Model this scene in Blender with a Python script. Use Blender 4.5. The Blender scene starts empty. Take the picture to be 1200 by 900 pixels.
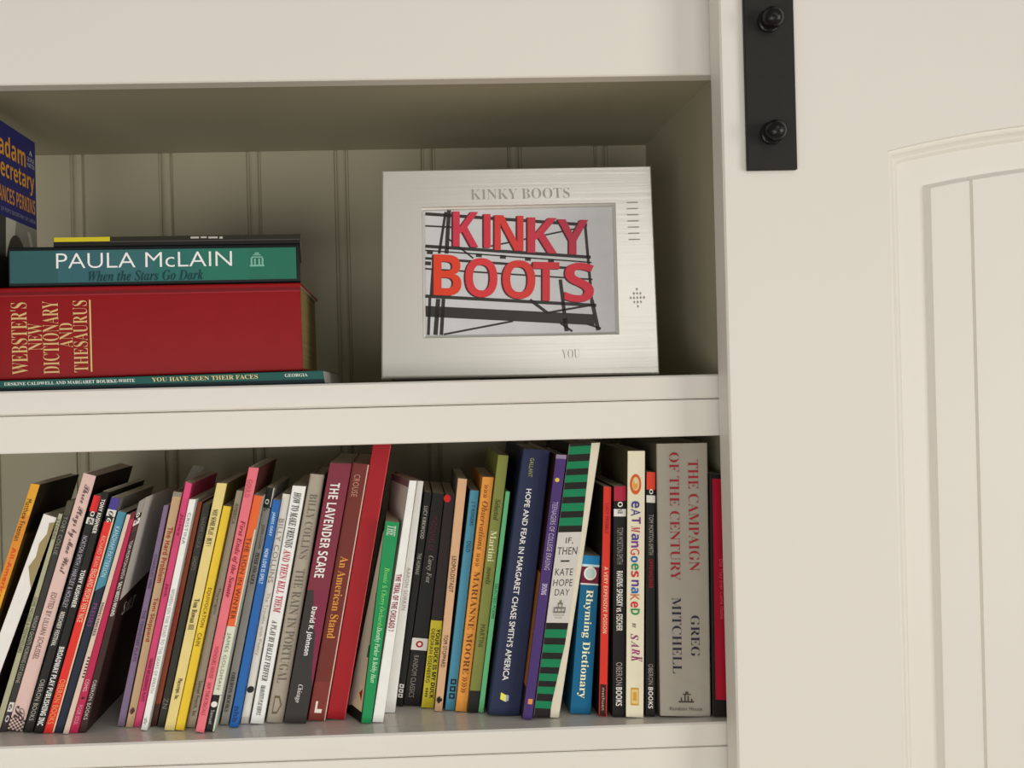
import bpy, math
from mathutils import Vector, Matrix

S = bpy.context.scene
COL = S.collection
R = math.radians

# ---------------------------------------------------------------- camera
F_PX, YAW, PITCH, ROLL = 1217.9121, 0.0315429, 0.0024171, -0.024296
CAM = Vector((0.0204, -0.9213, -0.0050))
PX0 = 515.4786
cam_data = bpy.data.cameras.new('camera')
cam_data.sensor_fit = 'HORIZONTAL'
cam_data.sensor_width = 36.0
cam_data.lens = F_PX / 1200.0 * 36.0
cam_data.shift_x = (600.0 - PX0) / 1200.0
cam_data.clip_start = 0.02
cam = bpy.data.objects.new('camera', cam_data)
COL.objects.link(cam)
_f = Vector((math.sin(YAW) * math.cos(PITCH), math.cos(YAW) * math.cos(PITCH), math.sin(PITCH)))
_r = Vector((math.cos(YAW), -math.sin(YAW), 0.0))
_u = _r.cross(_f)
_r2 = math.cos(ROLL) * _r + math.sin(ROLL) * _u
_u2 = -math.sin(ROLL) * _r + math.cos(ROLL) * _u
cam.matrix_world = Matrix(((_r2.x, _u2.x, -_f.x, CAM.x), (_r2.y, _u2.y, -_f.y, CAM.y),
                           (_r2.z, _u2.z, -_f.z, CAM.z), (0, 0, 0, 1)))
S.camera = cam

# ---------------------------------------------------------------- light and exposure
world = bpy.data.worlds.new('room_ambience')
S.world = world
world.use_nodes = True
world.node_tree.nodes['Background'].inputs['Color'].default_value = (1.0, 0.965, 0.90, 1)
world.node_tree.nodes['Background'].inputs['Strength'].default_value = 0.24

def area_light(name, loc, target, sx, sy, power, color):
    d = bpy.data.lights.new(name, 'AREA')
    d.shape = 'RECTANGLE'
    d.size, d.size_y, d.energy, d.color = sx, sy, power, color
    o = bpy.data.objects.new(name, d)
    COL.objects.link(o)
    o.location = loc
    o.rotation_euler = (Vector(target) - Vector(loc)).to_track_quat('-Z', 'Y').to_euler()
    return o

# daylight from a tall window to the right of the camera, and one straight behind it
area_light('window_daylight', (3.1, -2.5, -0.15), (0.0, 0.05, -0.05), 1.5, 1.7, 50.0, (1.0, 0.975, 0.93))
area_light('room_daylight', (-0.55, -2.05, -0.50), (0.0, 0.0, -0.05), 1.5, 0.75, 19.5, (1.0, 0.97, 0.915))
area_light('upper_fill_light', (1.0, -3.1, 1.45), (0.0, 0.0, 0.1), 0.9, 0.8, 9.0, (1.0, 0.98, 0.94))  # added fill light, brightens the frame's right side and the upper compartment

S.view_settings.view_transform = 'Standard'
S.view_settings.look = 'None'
S.view_settings.gamma = 1.0
S.view_settings.use_curve_mapping = False
S.view_settings.exposure = 0.03

# ---------------------------------------------------------------- materials
def lin(h):
    out = []
    for i in (0, 2, 4):
        c = int(h[i:i + 2], 16) / 255.0
        out.append(c / 12.92 if c <= 0.04045 else ((c + 0.055) / 1.055) ** 2.4)
    return out

ALB = 1.12
_mats = {}
def new_mat(name, color, rough=0.5, spec=0.4, metal=0.0, bump=None, mottle=0.0, mscale=60.0, coat=0.0):
    m = bpy.data.materials.new(name)
    m.use_nodes = True
    nt = m.node_tree
    b = nt.nodes['Principled BSDF']
    b.inputs['Base Color'].default_value = (*color, 1)
    b.inputs['Roughness'].default_value = rough
    b.inputs['Specular IOR Level'].default_value = spec
    b.inputs['Metallic'].default_value = metal
    b.inputs['Coat Weight'].default_value = coat
    tc = nt.nodes.new('ShaderNodeTexCoord')
    if mottle > 0:
        n = nt.nodes.new('ShaderNodeTexNoise')
        n.inputs['Scale'].default_value = mscale
        n.inputs['Detail'].default_value = 3
        r = nt.nodes.new('ShaderNodeMapRange')
        r.inputs['To Min'].default_value = 1 - mottle
        r.inputs['To Max'].default_value = 1 + mottle
        x = nt.nodes.new('ShaderNodeMix'); x.data_type = 'RGBA'; x.blend_type = 'MULTIPLY'
        x.inputs[0].default_value = 1.0
        x.inputs[6].default_value = (*color, 1)
        nt.links.new(tc.outputs['Object'], n.inputs['Vector'])
        nt.links.new(n.outputs['Fac'], r.inputs['Value'])
        nt.links.new(r.outputs['Result'], x.inputs[7])
        nt.links.new(x.outputs[2], b.inputs['Base Color'])
    if bump:
        n = nt.nodes.new('ShaderNodeTexNoise')
        n.inputs['Scale'].default_value = bump[0]
        n.inputs['Detail'].default_value = 4
        k = nt.nodes.new('ShaderNodeBump')
        k.inputs['Strength'].default_value = bump[1]
        k.inputs['Distance'].default_value = 0.001
        nt.links.new(tc.outputs['Object'], n.inputs['Vector'])
        nt.links.new(n.outputs['Fac'], k.inputs['Height'])
        nt.links.new(k.outputs['Normal'], b.inputs['Normal'])
    return m

def print_mat(h, rough=0.48):
    k = ('p', h, rough)
    if k not in _mats:
        c = [min(0.9, v * ALB) for v in lin(h)]
        _mats[k] = new_mat('printed_' + h, c, rough, 0.2, mottle=0.07, mscale=70)
    return _mats[k]

def page_mat(h):
    k = ('g', h)
    if k not in _mats:
        c = [min(0.9, v * ALB) for v in lin(h)]
        m = bpy.data.materials.new('pages_' + h)
        m.use_nodes = True
        nt = m.node_tree
        b = nt.nodes['Principled BSDF']
        b.inputs['Roughness'].default_value = 0.85
        b.inputs['Specular IOR Level'].default_value = 0.15
        tc = nt.nodes.new('ShaderNodeTexCoord')
        mp = nt.nodes.new('ShaderNodeMapping')
        mp.inputs['Scale'].default_value = (60, 0.6, 0.6)
        n = nt.nodes.new('ShaderNodeTexNoise')
        n.inputs['Scale'].default_value = 1.0
        n.inputs['Detail'].default_value = 2
        r = nt.nodes.new('ShaderNodeMapRange')
        r.inputs['From Min'].default_value = 0.35
        r.inputs['From Max'].default_value = 0.65
        r.inputs['To Min'].default_value = 0.72
        x = nt.nodes.new('ShaderNodeMix'); x.data_type = 'RGBA'; x.blend_type = 'MULTIPLY'
        x.inputs[0].default_value = 1.0
        x.inputs[6].default_value = (*c, 1)
        nt.links.new(tc.outputs['UV'], mp.inputs['Vector'])
        nt.links.new(mp.outputs['Vector'], n.inputs['Vector'])
        nt.links.new(n.outputs['Fac'], r.inputs['Value'])
        nt.links.new(r.outputs['Result'], x.inputs[7])
        nt.links.new(x.outputs[2], b.inputs['Base Color'])
        _mats[k] = m
    return _mats[k]

PAINT = new_mat('white_satin_paint', (0.80, 0.765, 0.70), 0.42, 0.4, bump=(220, 0.06), mottle=0.015, mscale=9)
SHELF_PAINT = new_mat('white_shelf_paint', (0.78, 0.745, 0.685), 0.22, 0.5, bump=(160, 0.08), mottle=0.02, mscale=12)
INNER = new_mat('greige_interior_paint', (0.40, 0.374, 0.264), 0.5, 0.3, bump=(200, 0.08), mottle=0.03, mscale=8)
IRON = new_mat('black_wrought_iron', (0.018, 0.018, 0.016), 0.55, 0.25, bump=(500, 0.25), mottle=0.15, mscale=90)
IRON_GLOSS = new_mat('black_bolt_enamel', (0.006, 0.006, 0.006), 0.24, 0.3, bump=(700, 0.3))
PLASTER = new_mat('wall_plaster', (0.70, 0.67, 0.60), 0.8, 0.2, mottle=0.03, mscale=5)

def floor_material():
    m = new_mat('pale_oak_floor', (0.46, 0.38, 0.28), 0.4, 0.4, mottle=0.25, mscale=14)
    return m

# ---------------------------------------------------------------- mesh helpers
class MB:
    def __init__(self):
        self.v, self.f, self.m, self.uv, self.mats = [], [], [], {}, []
    def mat(self, m):
        if m not in self.mats:
            self.mats.append(m)
        return self.mats.index(m)
    def vert(self, p):
        self.v.append(tuple(p)); return len(self.v) - 1
    def face(self, ids, m, uv=None):
        if uv: self.uv[len(self.f)] = uv
        self.f.append(tuple(ids)); self.m.append(self.mat(m))
    def poly(self, pts, m, uv=None):
        self.face([self.vert(p) for p in pts], m, uv)
    def box(self, a, b, m, bev=0.0):
        (x0, y0, z0), (x1, y1, z1) = a, b
        if bev <= 0:
            c = [self.vert(p) for p in ((x0,y0,z0),(x1,y0,z0),(x1,y1,z0),(x0,y1,z0),(x0,y0,z1),(x1,y0,z1),(x1,y1,z1),(x0,y1,z1))]
            for q in ((0,3,2,1),(4,5,6,7),(0,1,5,4),(1,2,6,5),(2,3,7,6),(3,0,4,7)):
                self.face([c[i] for i in q], m)
            return
        # rounded box: 24 vertices, chamfered edges and corners
        idx = {}
        cx, cy, cz = (x0 + x1) / 2, (y0 + y1) / 2, (z0 + z1) / 2
        for sx in (-1, 1):
            for sy in (-1, 1):
                for sz in (-1, 1):
                    X, Y, Z = (x1 if sx > 0 else x0), (y1 if sy > 0 else y0), (z1 if sz > 0 else z0)
                    idx[(sx, sy, sz, 0)] = self.vert((X, Y - sy * bev, Z - sz * bev))
                    idx[(sx, sy, sz, 1)] = self.vert((X - sx * bev, Y, Z - sz * bev))
                    idx[(sx, sy, sz, 2)] = self.vert((X - sx * bev, Y - sy * bev, Z))
        def add(ids):
            P = [Vector(self.v[i]) for i in ids]
            n = (P[1] - P[0]).cross(P[2] - P[0])
            c = sum(P, Vector()) / len(P) - Vector((cx, cy, cz))
            self.face(ids if n.dot(c) > 0 else ids[::-1], m)
        for s in (-1, 1):
            add([idx[(s, -1, -1, 0)], idx[(s, 1, -1, 0)], idx[(s, 1, 1, 0)], idx[(s, -1, 1, 0)]])
            add([idx[(-1, s, -1, 1)], idx[(1, s, -1, 1)], idx[(1, s, 1, 1)], idx[(-1, s, 1, 1)]])
            add([idx[(-1, -1, s, 2)], idx[(1, -1, s, 2)], idx[(1, 1, s, 2)], idx[(-1, 1, s, 2)]])
            for t in (-1, 1):
                add([idx[(s, t, -1, 0)], idx[(s, t, 1, 0)], idx[(s, t, 1, 1)], idx[(s, t, -1, 1)]])
                add([idx[(s, -1, t, 0)], idx[(s, 1, t, 0)], idx[(s, 1, t, 2)], idx[(s, -1, t, 2)]])
                add([idx[(-1, s, t, 1)], idx[(1, s, t, 1)], idx[(1, s, t, 2)], idx[(-1, s, t, 2)]])
                for w in (-1, 1):
                    add([idx[(s, t, w, 0)], idx[(s, t, w, 1)], idx[(s, t, w, 2)]])
    def lathe(self, prof, origin, axis, m, n=24):
        axis = Vector(axis).normalized()
        a = axis.orthogonal().normalized(); b = axis.cross(a)
        o = Vector(origin); rings = []
        for r, h in prof:
            rings.append([self.vert(o + axis * h + (a * math.cos(2*math.pi*i/n) + b * math.sin(2*math.pi*i/n)) * r) for i in range(n)])
        for p, q in zip(rings, rings[1:]):
            for i in range(n):
                self.face([p[i], p[(i+1) % n], q[(i+1) % n], q[i]], m)
        self.face(rings[0][::-1], m); self.face(rings[-1], m)
    def build(self, name, parent=None, smooth=False, loc=None):
        me = bpy.data.meshes.new(name)
        off = Vector(loc) if loc else Vector((0, 0, 0))
        me.from_pydata([tuple(Vector(p) - off) for p in self.v], [], self.f)
        for m in self.mats: me.materials.append(m)
        me.polygons.foreach_set('material_index', self.m)
        if self.uv:
            ul = me.uv_layers.new(name='UVMap')
            for fi, co in self.uv.items():
                for li, c in zip(me.polygons[fi].loop_indices, co): ul.data[li].uv = c
        if smooth: me.polygons.foreach_set('use_smooth', [True] * len(me.polygons))
        me.update()
        o = bpy.data.objects.new(name, me)
        COL.objects.link(o)
        o.location = off
        if parent: attach(o, parent)
        return o

def attach(o, parent):
    o.parent = parent
    o.location = Vector(o.location) - PIVOT.get(parent.name, Vector())
PIVOT = {}

def empty(name, loc):
    o = bpy.data.objects.new(name, None)
    o.empty_display_size = 0.02
    COL.objects.link(o); o.location = loc
    PIVOT[o.name] = Vector(loc)
    return o

def tag(o, label=None, cat=None, group=None, kind=None):
    if label: o['label'] = label
    if cat: o['category'] = cat
    if group: o['group'] = group
    if kind: o['kind'] = kind
    return o

# ---------------------------------------------------------------- lettering
_MATH = {'SB': (0x1D400, 0x1D41A), 'SM': (0x1D400, 0x1D41A), 'SL': (0x1D400, 0x1D41A), 'SI': (0x1D468, 0x1D482),
         'SC': (0x1D4D0, 0x1D4EA), 'B': (0x1D5D4, 0x1D5EE), 'BC': (0x1D5D4, 0x1D5EE)}
_OFF = {'SM': -0.010, 'SL': -0.012, 'BX': 0.012, 'W': -0.008}
_tcache = {}
def glyphs(text, style):
    """outline of a line of lettering as (vertices normalised to its own box, faces)"""
    k = (text, style)
    if k in _tcache: return _tcache[k]
    s = text
    if style in _MATH:
        U, l = _MATH[style]
        s = ''.join(chr(U + ord(c) - 65) if 'A' <= c <= 'Z' else chr(l + ord(c) - 97) if 'a' <= c <= 'z' else c for c in text)
    cu = bpy.data.curves.new('lettering', 'FONT')
    cu.body = s; cu.size = 1.0; cu.resolution_u = 3; cu.offset = _OFF.get(style, 0.0)
    if style in ('R',): cu.space_character = 1.08
    ob = bpy.data.objects.new('lettering', cu)
    me = bpy.data.meshes.new_from_object(ob)
    vs = [(v.co.x, v.co.y) for v in me.vertices]
    fs = [tuple(p.vertices) for p in me.polygons]
    bpy.data.objects.remove(ob); bpy.data.curves.remove(cu); bpy.data.meshes.remove(me)
    if vs:
        x0, x1 = min(v[0] for v in vs), max(v[0] for v in vs)
        y0, y1 = min(v[1] for v in vs), max(v[1] for v in vs)
        vs = [((x - x0) / max(x1 - x0, 1e-6), (y - y0) / max(y1 - y0, 1e-6)) for x, y in vs]
    _tcache[k] = (vs, fs)
    return vs, fs

def lettering(name, text, style, mat, fn, parent):
    """fn maps (s along the reading direction, t up the letter), both 0..1, to a point"""
    vs, fs = glyphs(text, style)
    if not vs: return None
    b = MB()
    ids = [b.vert(fn(s, t)) for s, t in vs]
    for f in fs: b.face([ids[i] for i in f], mat)
    return b.build(name, parent)

# ---------------------------------------------------------------- books
def make_book(label, kind, corners, back0, back1, depth, spine, cover, left, page, bands, marks, texts, group, pivot=None, kink=None):
    """corners: 3-D points of the spine at (foot,left) (foot,right) (head,right) (head,left);
    back0/back1: unit-depth vectors at the foot and head of the book"""
    F = [Vector(c) for c in corners]
    W = ((F[1] - F[0]).length + (F[2] - F[3]).length) / 2
    H = ((F[3] - F[0]).length + (F[2] - F[1]).length) / 2
    B0, B1 = Vector(back0), Vector(back1)
    hard = kind.startswith('hard')
    bulge = 0.0009 if hard else 0.0
    def pos(u, v, w):
        p = (F[0] * (1 - u) + F[1] * u) * (1 - w) + (F[3] * (1 - u) + F[2] * u) * w
        d = B0 * (1 - w) + B1 * w
        vk = v if kink is None else min(v, kink)
        return p + Vector((d.x * vk, d.y * v, d.z * v))
    def bg(u): return bulge * max(0.0, 1 - (2 * u - 1) ** 2)
    root = empty(kind, pivot or (F[0] + F[1]) / 2 + B0 * depth / 2)
    tag(root, label, 'book', group)
    sm, cm, lm, pm = print_mat(spine), print_mat(cover), print_mat(left), page_mat(page)
    t = (0.0022 if W > 0.02 else 0.0016) if hard else 0.00035
    r = 0.0014 if hard else min(0.0006, W * 0.1)
    over = 0.003 if hard else 0.0
    # ---- cover: one shell of two boards and the spine
    o = []
    o.append((0.0, depth, 'l'))
    if kink: o.append((0.0, kink, 'l'))
    o.append((0.0, r, 's')); o.append((r * 0.3, r * 0.3, 's'))
    n = 7 if hard else 1
    for i in range(n + 1):
        u = (r + (W - 2 * r) * i / n) / W
        o.append((u * W, -bg(u), 's'))
    o[-1] = (o[-1][0], o[-1][1], 's')
    o.append((W - r * 0.3, r * 0.3, 's')); o.append((W, r, 'r'))
    if kink: o.append((W, kink, 'r'))
    o.append((W, depth, 'e'))
    inner = [(W - t, depth, 'i'), (W - t, max(t, r), 'i'), (t, max(t, r), 'i'), (t, depth, 'e')]
    ws = [0.0]
    cuts = sorted(set([1 - f for f, _ in bands if f < 0.9999])) if bands else []
    if kink: cuts = sorted(set(cuts + [i / 14 for i in range(1, 14)]))
    ws += cuts + [1.0]
    def band_mat(wm):
        f = 1 - wm
        for fe, h in bands:
            if f <= fe + 1e-6: return print_mat(h)
        return sm
    b = MB()
    prof = o + inner
    rings = [[b.vert(pos(a / W, v, w)) for a, v, _ in prof] for w in ws]
    N = len(prof)
    for k in range(len(ws) - 1):
        wm = (ws[k] + ws[k + 1]) / 2
        for i in range(N):
            j = (i + 1) % N
            tg = prof[i][2]
            m = lm if tg == 'l' else cm if tg == 'r' else band_mat(wm) if tg == 's' else print_mat('d8d2c4') if tg == 'i' else cm
            b.face([rings[k][i], rings[k][j], rings[k + 1][j], rings[k + 1][i]], m)
    no = len(o)
    for ring, flip, wm in ((rings[0], True, 0.001), (rings[-1], False, 0.999)):
        k_ = 1 if kink else 0
        L1 = [ring[i] for i in range(0, 2 + k_)] + [ring[no + 2], ring[no + 3]]
        R1 = [ring[i] for i in range(no - 2 - k_, no)] + [ring[no], ring[no + 1]]
        M1 = [ring[i] for i in range(1 + k_, no - 1 - k_)] + [ring[no + 1], ring[no + 2]]
        for q, m in ((L1, lm), (R1, cm), (M1, band_mat(wm))):
            b.face(q[::-1] if flip else q, m)
    # ---- printed marks on spine and covers
    e = 0.00012 + bulge
    def sp(u, f, lift=0.0): return pos(u, -(e + lift), 1 - f)
    lift = 0.0
    for mk in marks:
        k = mk[0]
        lift += 0.00003
        if k == 'rect':
            _, f0, f1, u0, u1, h = mk
            b.poly([sp(u0, f1, lift), sp(u1, f1, lift), sp(u1, f0, lift), sp(u0, f0, lift)], print_mat(h))
        elif k == 'poly':
            pts = [sp(u, f, lift) for u, f in mk[1]]
            a = sum((mk[1][i][0] * mk[1][(i+1) % len(mk[1])][1] - mk[1][(i+1) % len(mk[1])][0] * mk[1][i][1]) for i in range(len(mk[1])))
            b.poly(pts[::-1] if a > 0 else pts, print_mat(mk[2]))
        elif k == 'disc':
            _, f0, f1, uc, h = mk
            ru = (f1 - f0) * H / 2 / W
            b.poly([sp(uc + ru * math.cos(-2*math.pi*i/20) , (f0+f1)/2 + (f1-f0)/2 * math.sin(-2*math.pi*i/20), lift) for i in range(20)], print_mat(h))
        elif k == 'check':
            _, f0, f1, u0, u1, h = mk
            for i in range(7):
                for j in range(7):
                    if (i + j) % 2:
                        a0, a1 = u0 + (u1-u0)*i/7, u0 + (u1-u0)*(i+1)/7
                        g0, g1 = f0 + (f1-f0)*j/7, f0 + (f1-f0)*(j+1)/7
                        b.poly([sp(a0, g1), sp(a1, g1), sp(a1, g0), sp(a0, g0)], print_mat(h))
        elif k == 'ticks':
            _, f0, f1, u0, u1, h = mk
            for j in range(7):
                g0 = f0 + (f1-f0)*j/7; g1 = g0 + (f1-f0)/7*0.5
                b.poly([sp(u0, g1), sp(u1, g1), sp(u1, g0), sp(u0, g0)], print_mat(h))
        elif k == 'sq3':
            _, f0, f1, u0, u1, h = mk
            for j in range(3):
                g0 = f0 + (f1-f0)*(j+.08)/3; g1 = f0 + (f1-f0)*(j+.85)/3
                b.poly([sp(u0, g1), sp(u1, g1), sp(u1, g0), sp(u0, g0)], print_mat(h))
                um = (u0+u1)/2; du = (u1-u0)*.22; gm = (g0+g1)/2; dg = (g1-g0)*.22
                b.poly([sp(um-du, gm+dg, .00005), sp(um+du, gm+dg, .00005), sp(um+du, gm-dg, .00005), sp(um-du, gm-dg, .00005)], print_mat(spine))
        elif k == 'coverband':
            _, f0, f1, _a, _b, h = mk
            eu = 0.00015 / W
            b.poly([pos(1+eu, r, 1-f1), pos(1+eu, depth, 1-f1+.06), pos(1+eu, depth, 1-f0), pos(1+eu, r, 1-f0)], print_mat(h))
        elif k == 'leftrect':
            _, f0, f1, v0, v1, h = mk
            eu = 0.00015 / W
            for j in range(6):
                g0, g1 = f0 + (f1 - f0) * j / 6, f0 + (f1 - f0) * (j + 1) / 6
                b.poly([pos(-eu*2, v0*depth, 1-g0), pos(-eu*2, v1*depth, 1-g0), pos(-eu*2, v1*depth, 1-g1), pos(-eu*2, v0*depth, 1-g1)], print_mat(h))
        elif k == 'ltri':
            _, f0, f1, v0, v1, h = mk
            eu = 0.0005 / W
            b.poly([pos(-eu, v0*depth, 1-f0), pos(-eu, v1*depth, 1-(f0+f1)/2), pos(-eu, v0*depth, 1-f1)], print_mat(h))
        elif k == 'rpoly':
            eu = (0.00015 + lift) / W
            pts = [pos(1+eu, v*depth, 1-f) for v, f in mk[1]]
            a = sum((mk[1][i][0] * mk[1][(i+1) % len(mk[1])][1] - mk[1][(i+1) % len(mk[1])][0] * mk[1][i][1]) for i in range(len(mk[1])))
            b.poly(pts[::-1] if a > 0 else pts, print_mat(mk[2]))
    b.build('cover', root)
    # ---- page block
    pi = MB()
    v0, v1 = max(t, r) + 0.0002, depth - (0.004 if hard else 0.0006)
    w0, w1 = (over if hard else 0.0005) / H, 1 - (over if hard else 0.0006) / H
    ua, ub = (t + 0.0001) / W, 1 - (t + 0.0001) / W
    spans = [(v0, v1)] if kink is None else [(v0, kink), (kink, v1)]
    for va, vb in spans:
        c = [pos(u, v, w) for w in (w0, w1) for u, v in ((ua, va), (ub, va), (ub, vb), (ua, vb))]
        for q, uvs in (((4,5,6,7), ((0,0),(1,0),(1,1),(0,1))), ((3,2,1,0), ((0,1),(1,1),(1,0),(0,0))),
                       ((2,3,7,6), ((1,0),(0,0),(0,1),(1,1))), ((0,1,5,4), ((0,0),(1,0),(1,1),(0,1)))):
            pi.poly([c[i] for i in q], pm, uvs)
        for q in ((1,2,6,5), (3,0,4,7)):
            pi.poly([c[i] for i in q], pm, ((0,0),(.02,0),(.02,1),(0,1)))
    pi.build('page_block', root)
    # ---- lettering
    names = ['title_lettering', 'author_lettering', 'publisher_lettering', 'spine_lettering', 'spine_lettering', 'spine_lettering', 'spine_lettering']
    for i, (s, st, h, f0, f1, uc, uh) in enumerate(texts):
        def fn(a, q, f0=f0, f1=f1, uc=uc, uh=uh):
            u = uc + (q - 0.5) * uh
            return pos(u, -(bulge + 0.0007), 1 - (f0 + (f1 - f0) * a))
        nm = 'title_letter' if len(texts) > 8 else names[min(i, 6)]
        lettering(nm, s, st, print_mat(h), fn, root)
    for mk in marks:
        if mk[0] == 'htext':
            _, s, st, h, f0, f1, u0, u1 = mk
            lettering('panel_lettering', s, st, print_mat(h), lambda a, q: pos(u0 + (u1-u0)*a, -(bulge + 0.0009), 1 - (f1 + (f0-f1)*q)), root)
        elif mk[0] == 'vtext':
            _, s, st, h, f0, f1, u0, u1 = mk
            lettering('title_lettering', s, st, print_mat(h), lambda a, q: pos(u0 + (u1-u0)*a, -(bulge + 0.0003), 1 - (f1 + (f0-f1)*q)), root)
        elif mk[0] == 'rtext':
            _, s, st, h, f0, f1, v0, v1 = mk
            lettering('cover_lettering', s, st, print_mat(h), lambda a, q: pos(1 + 0.0005/W, (v0 + (v1-v0)*a)*depth, 1 - (f1 + (f0-f1)*q)), root)
    return root

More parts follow.
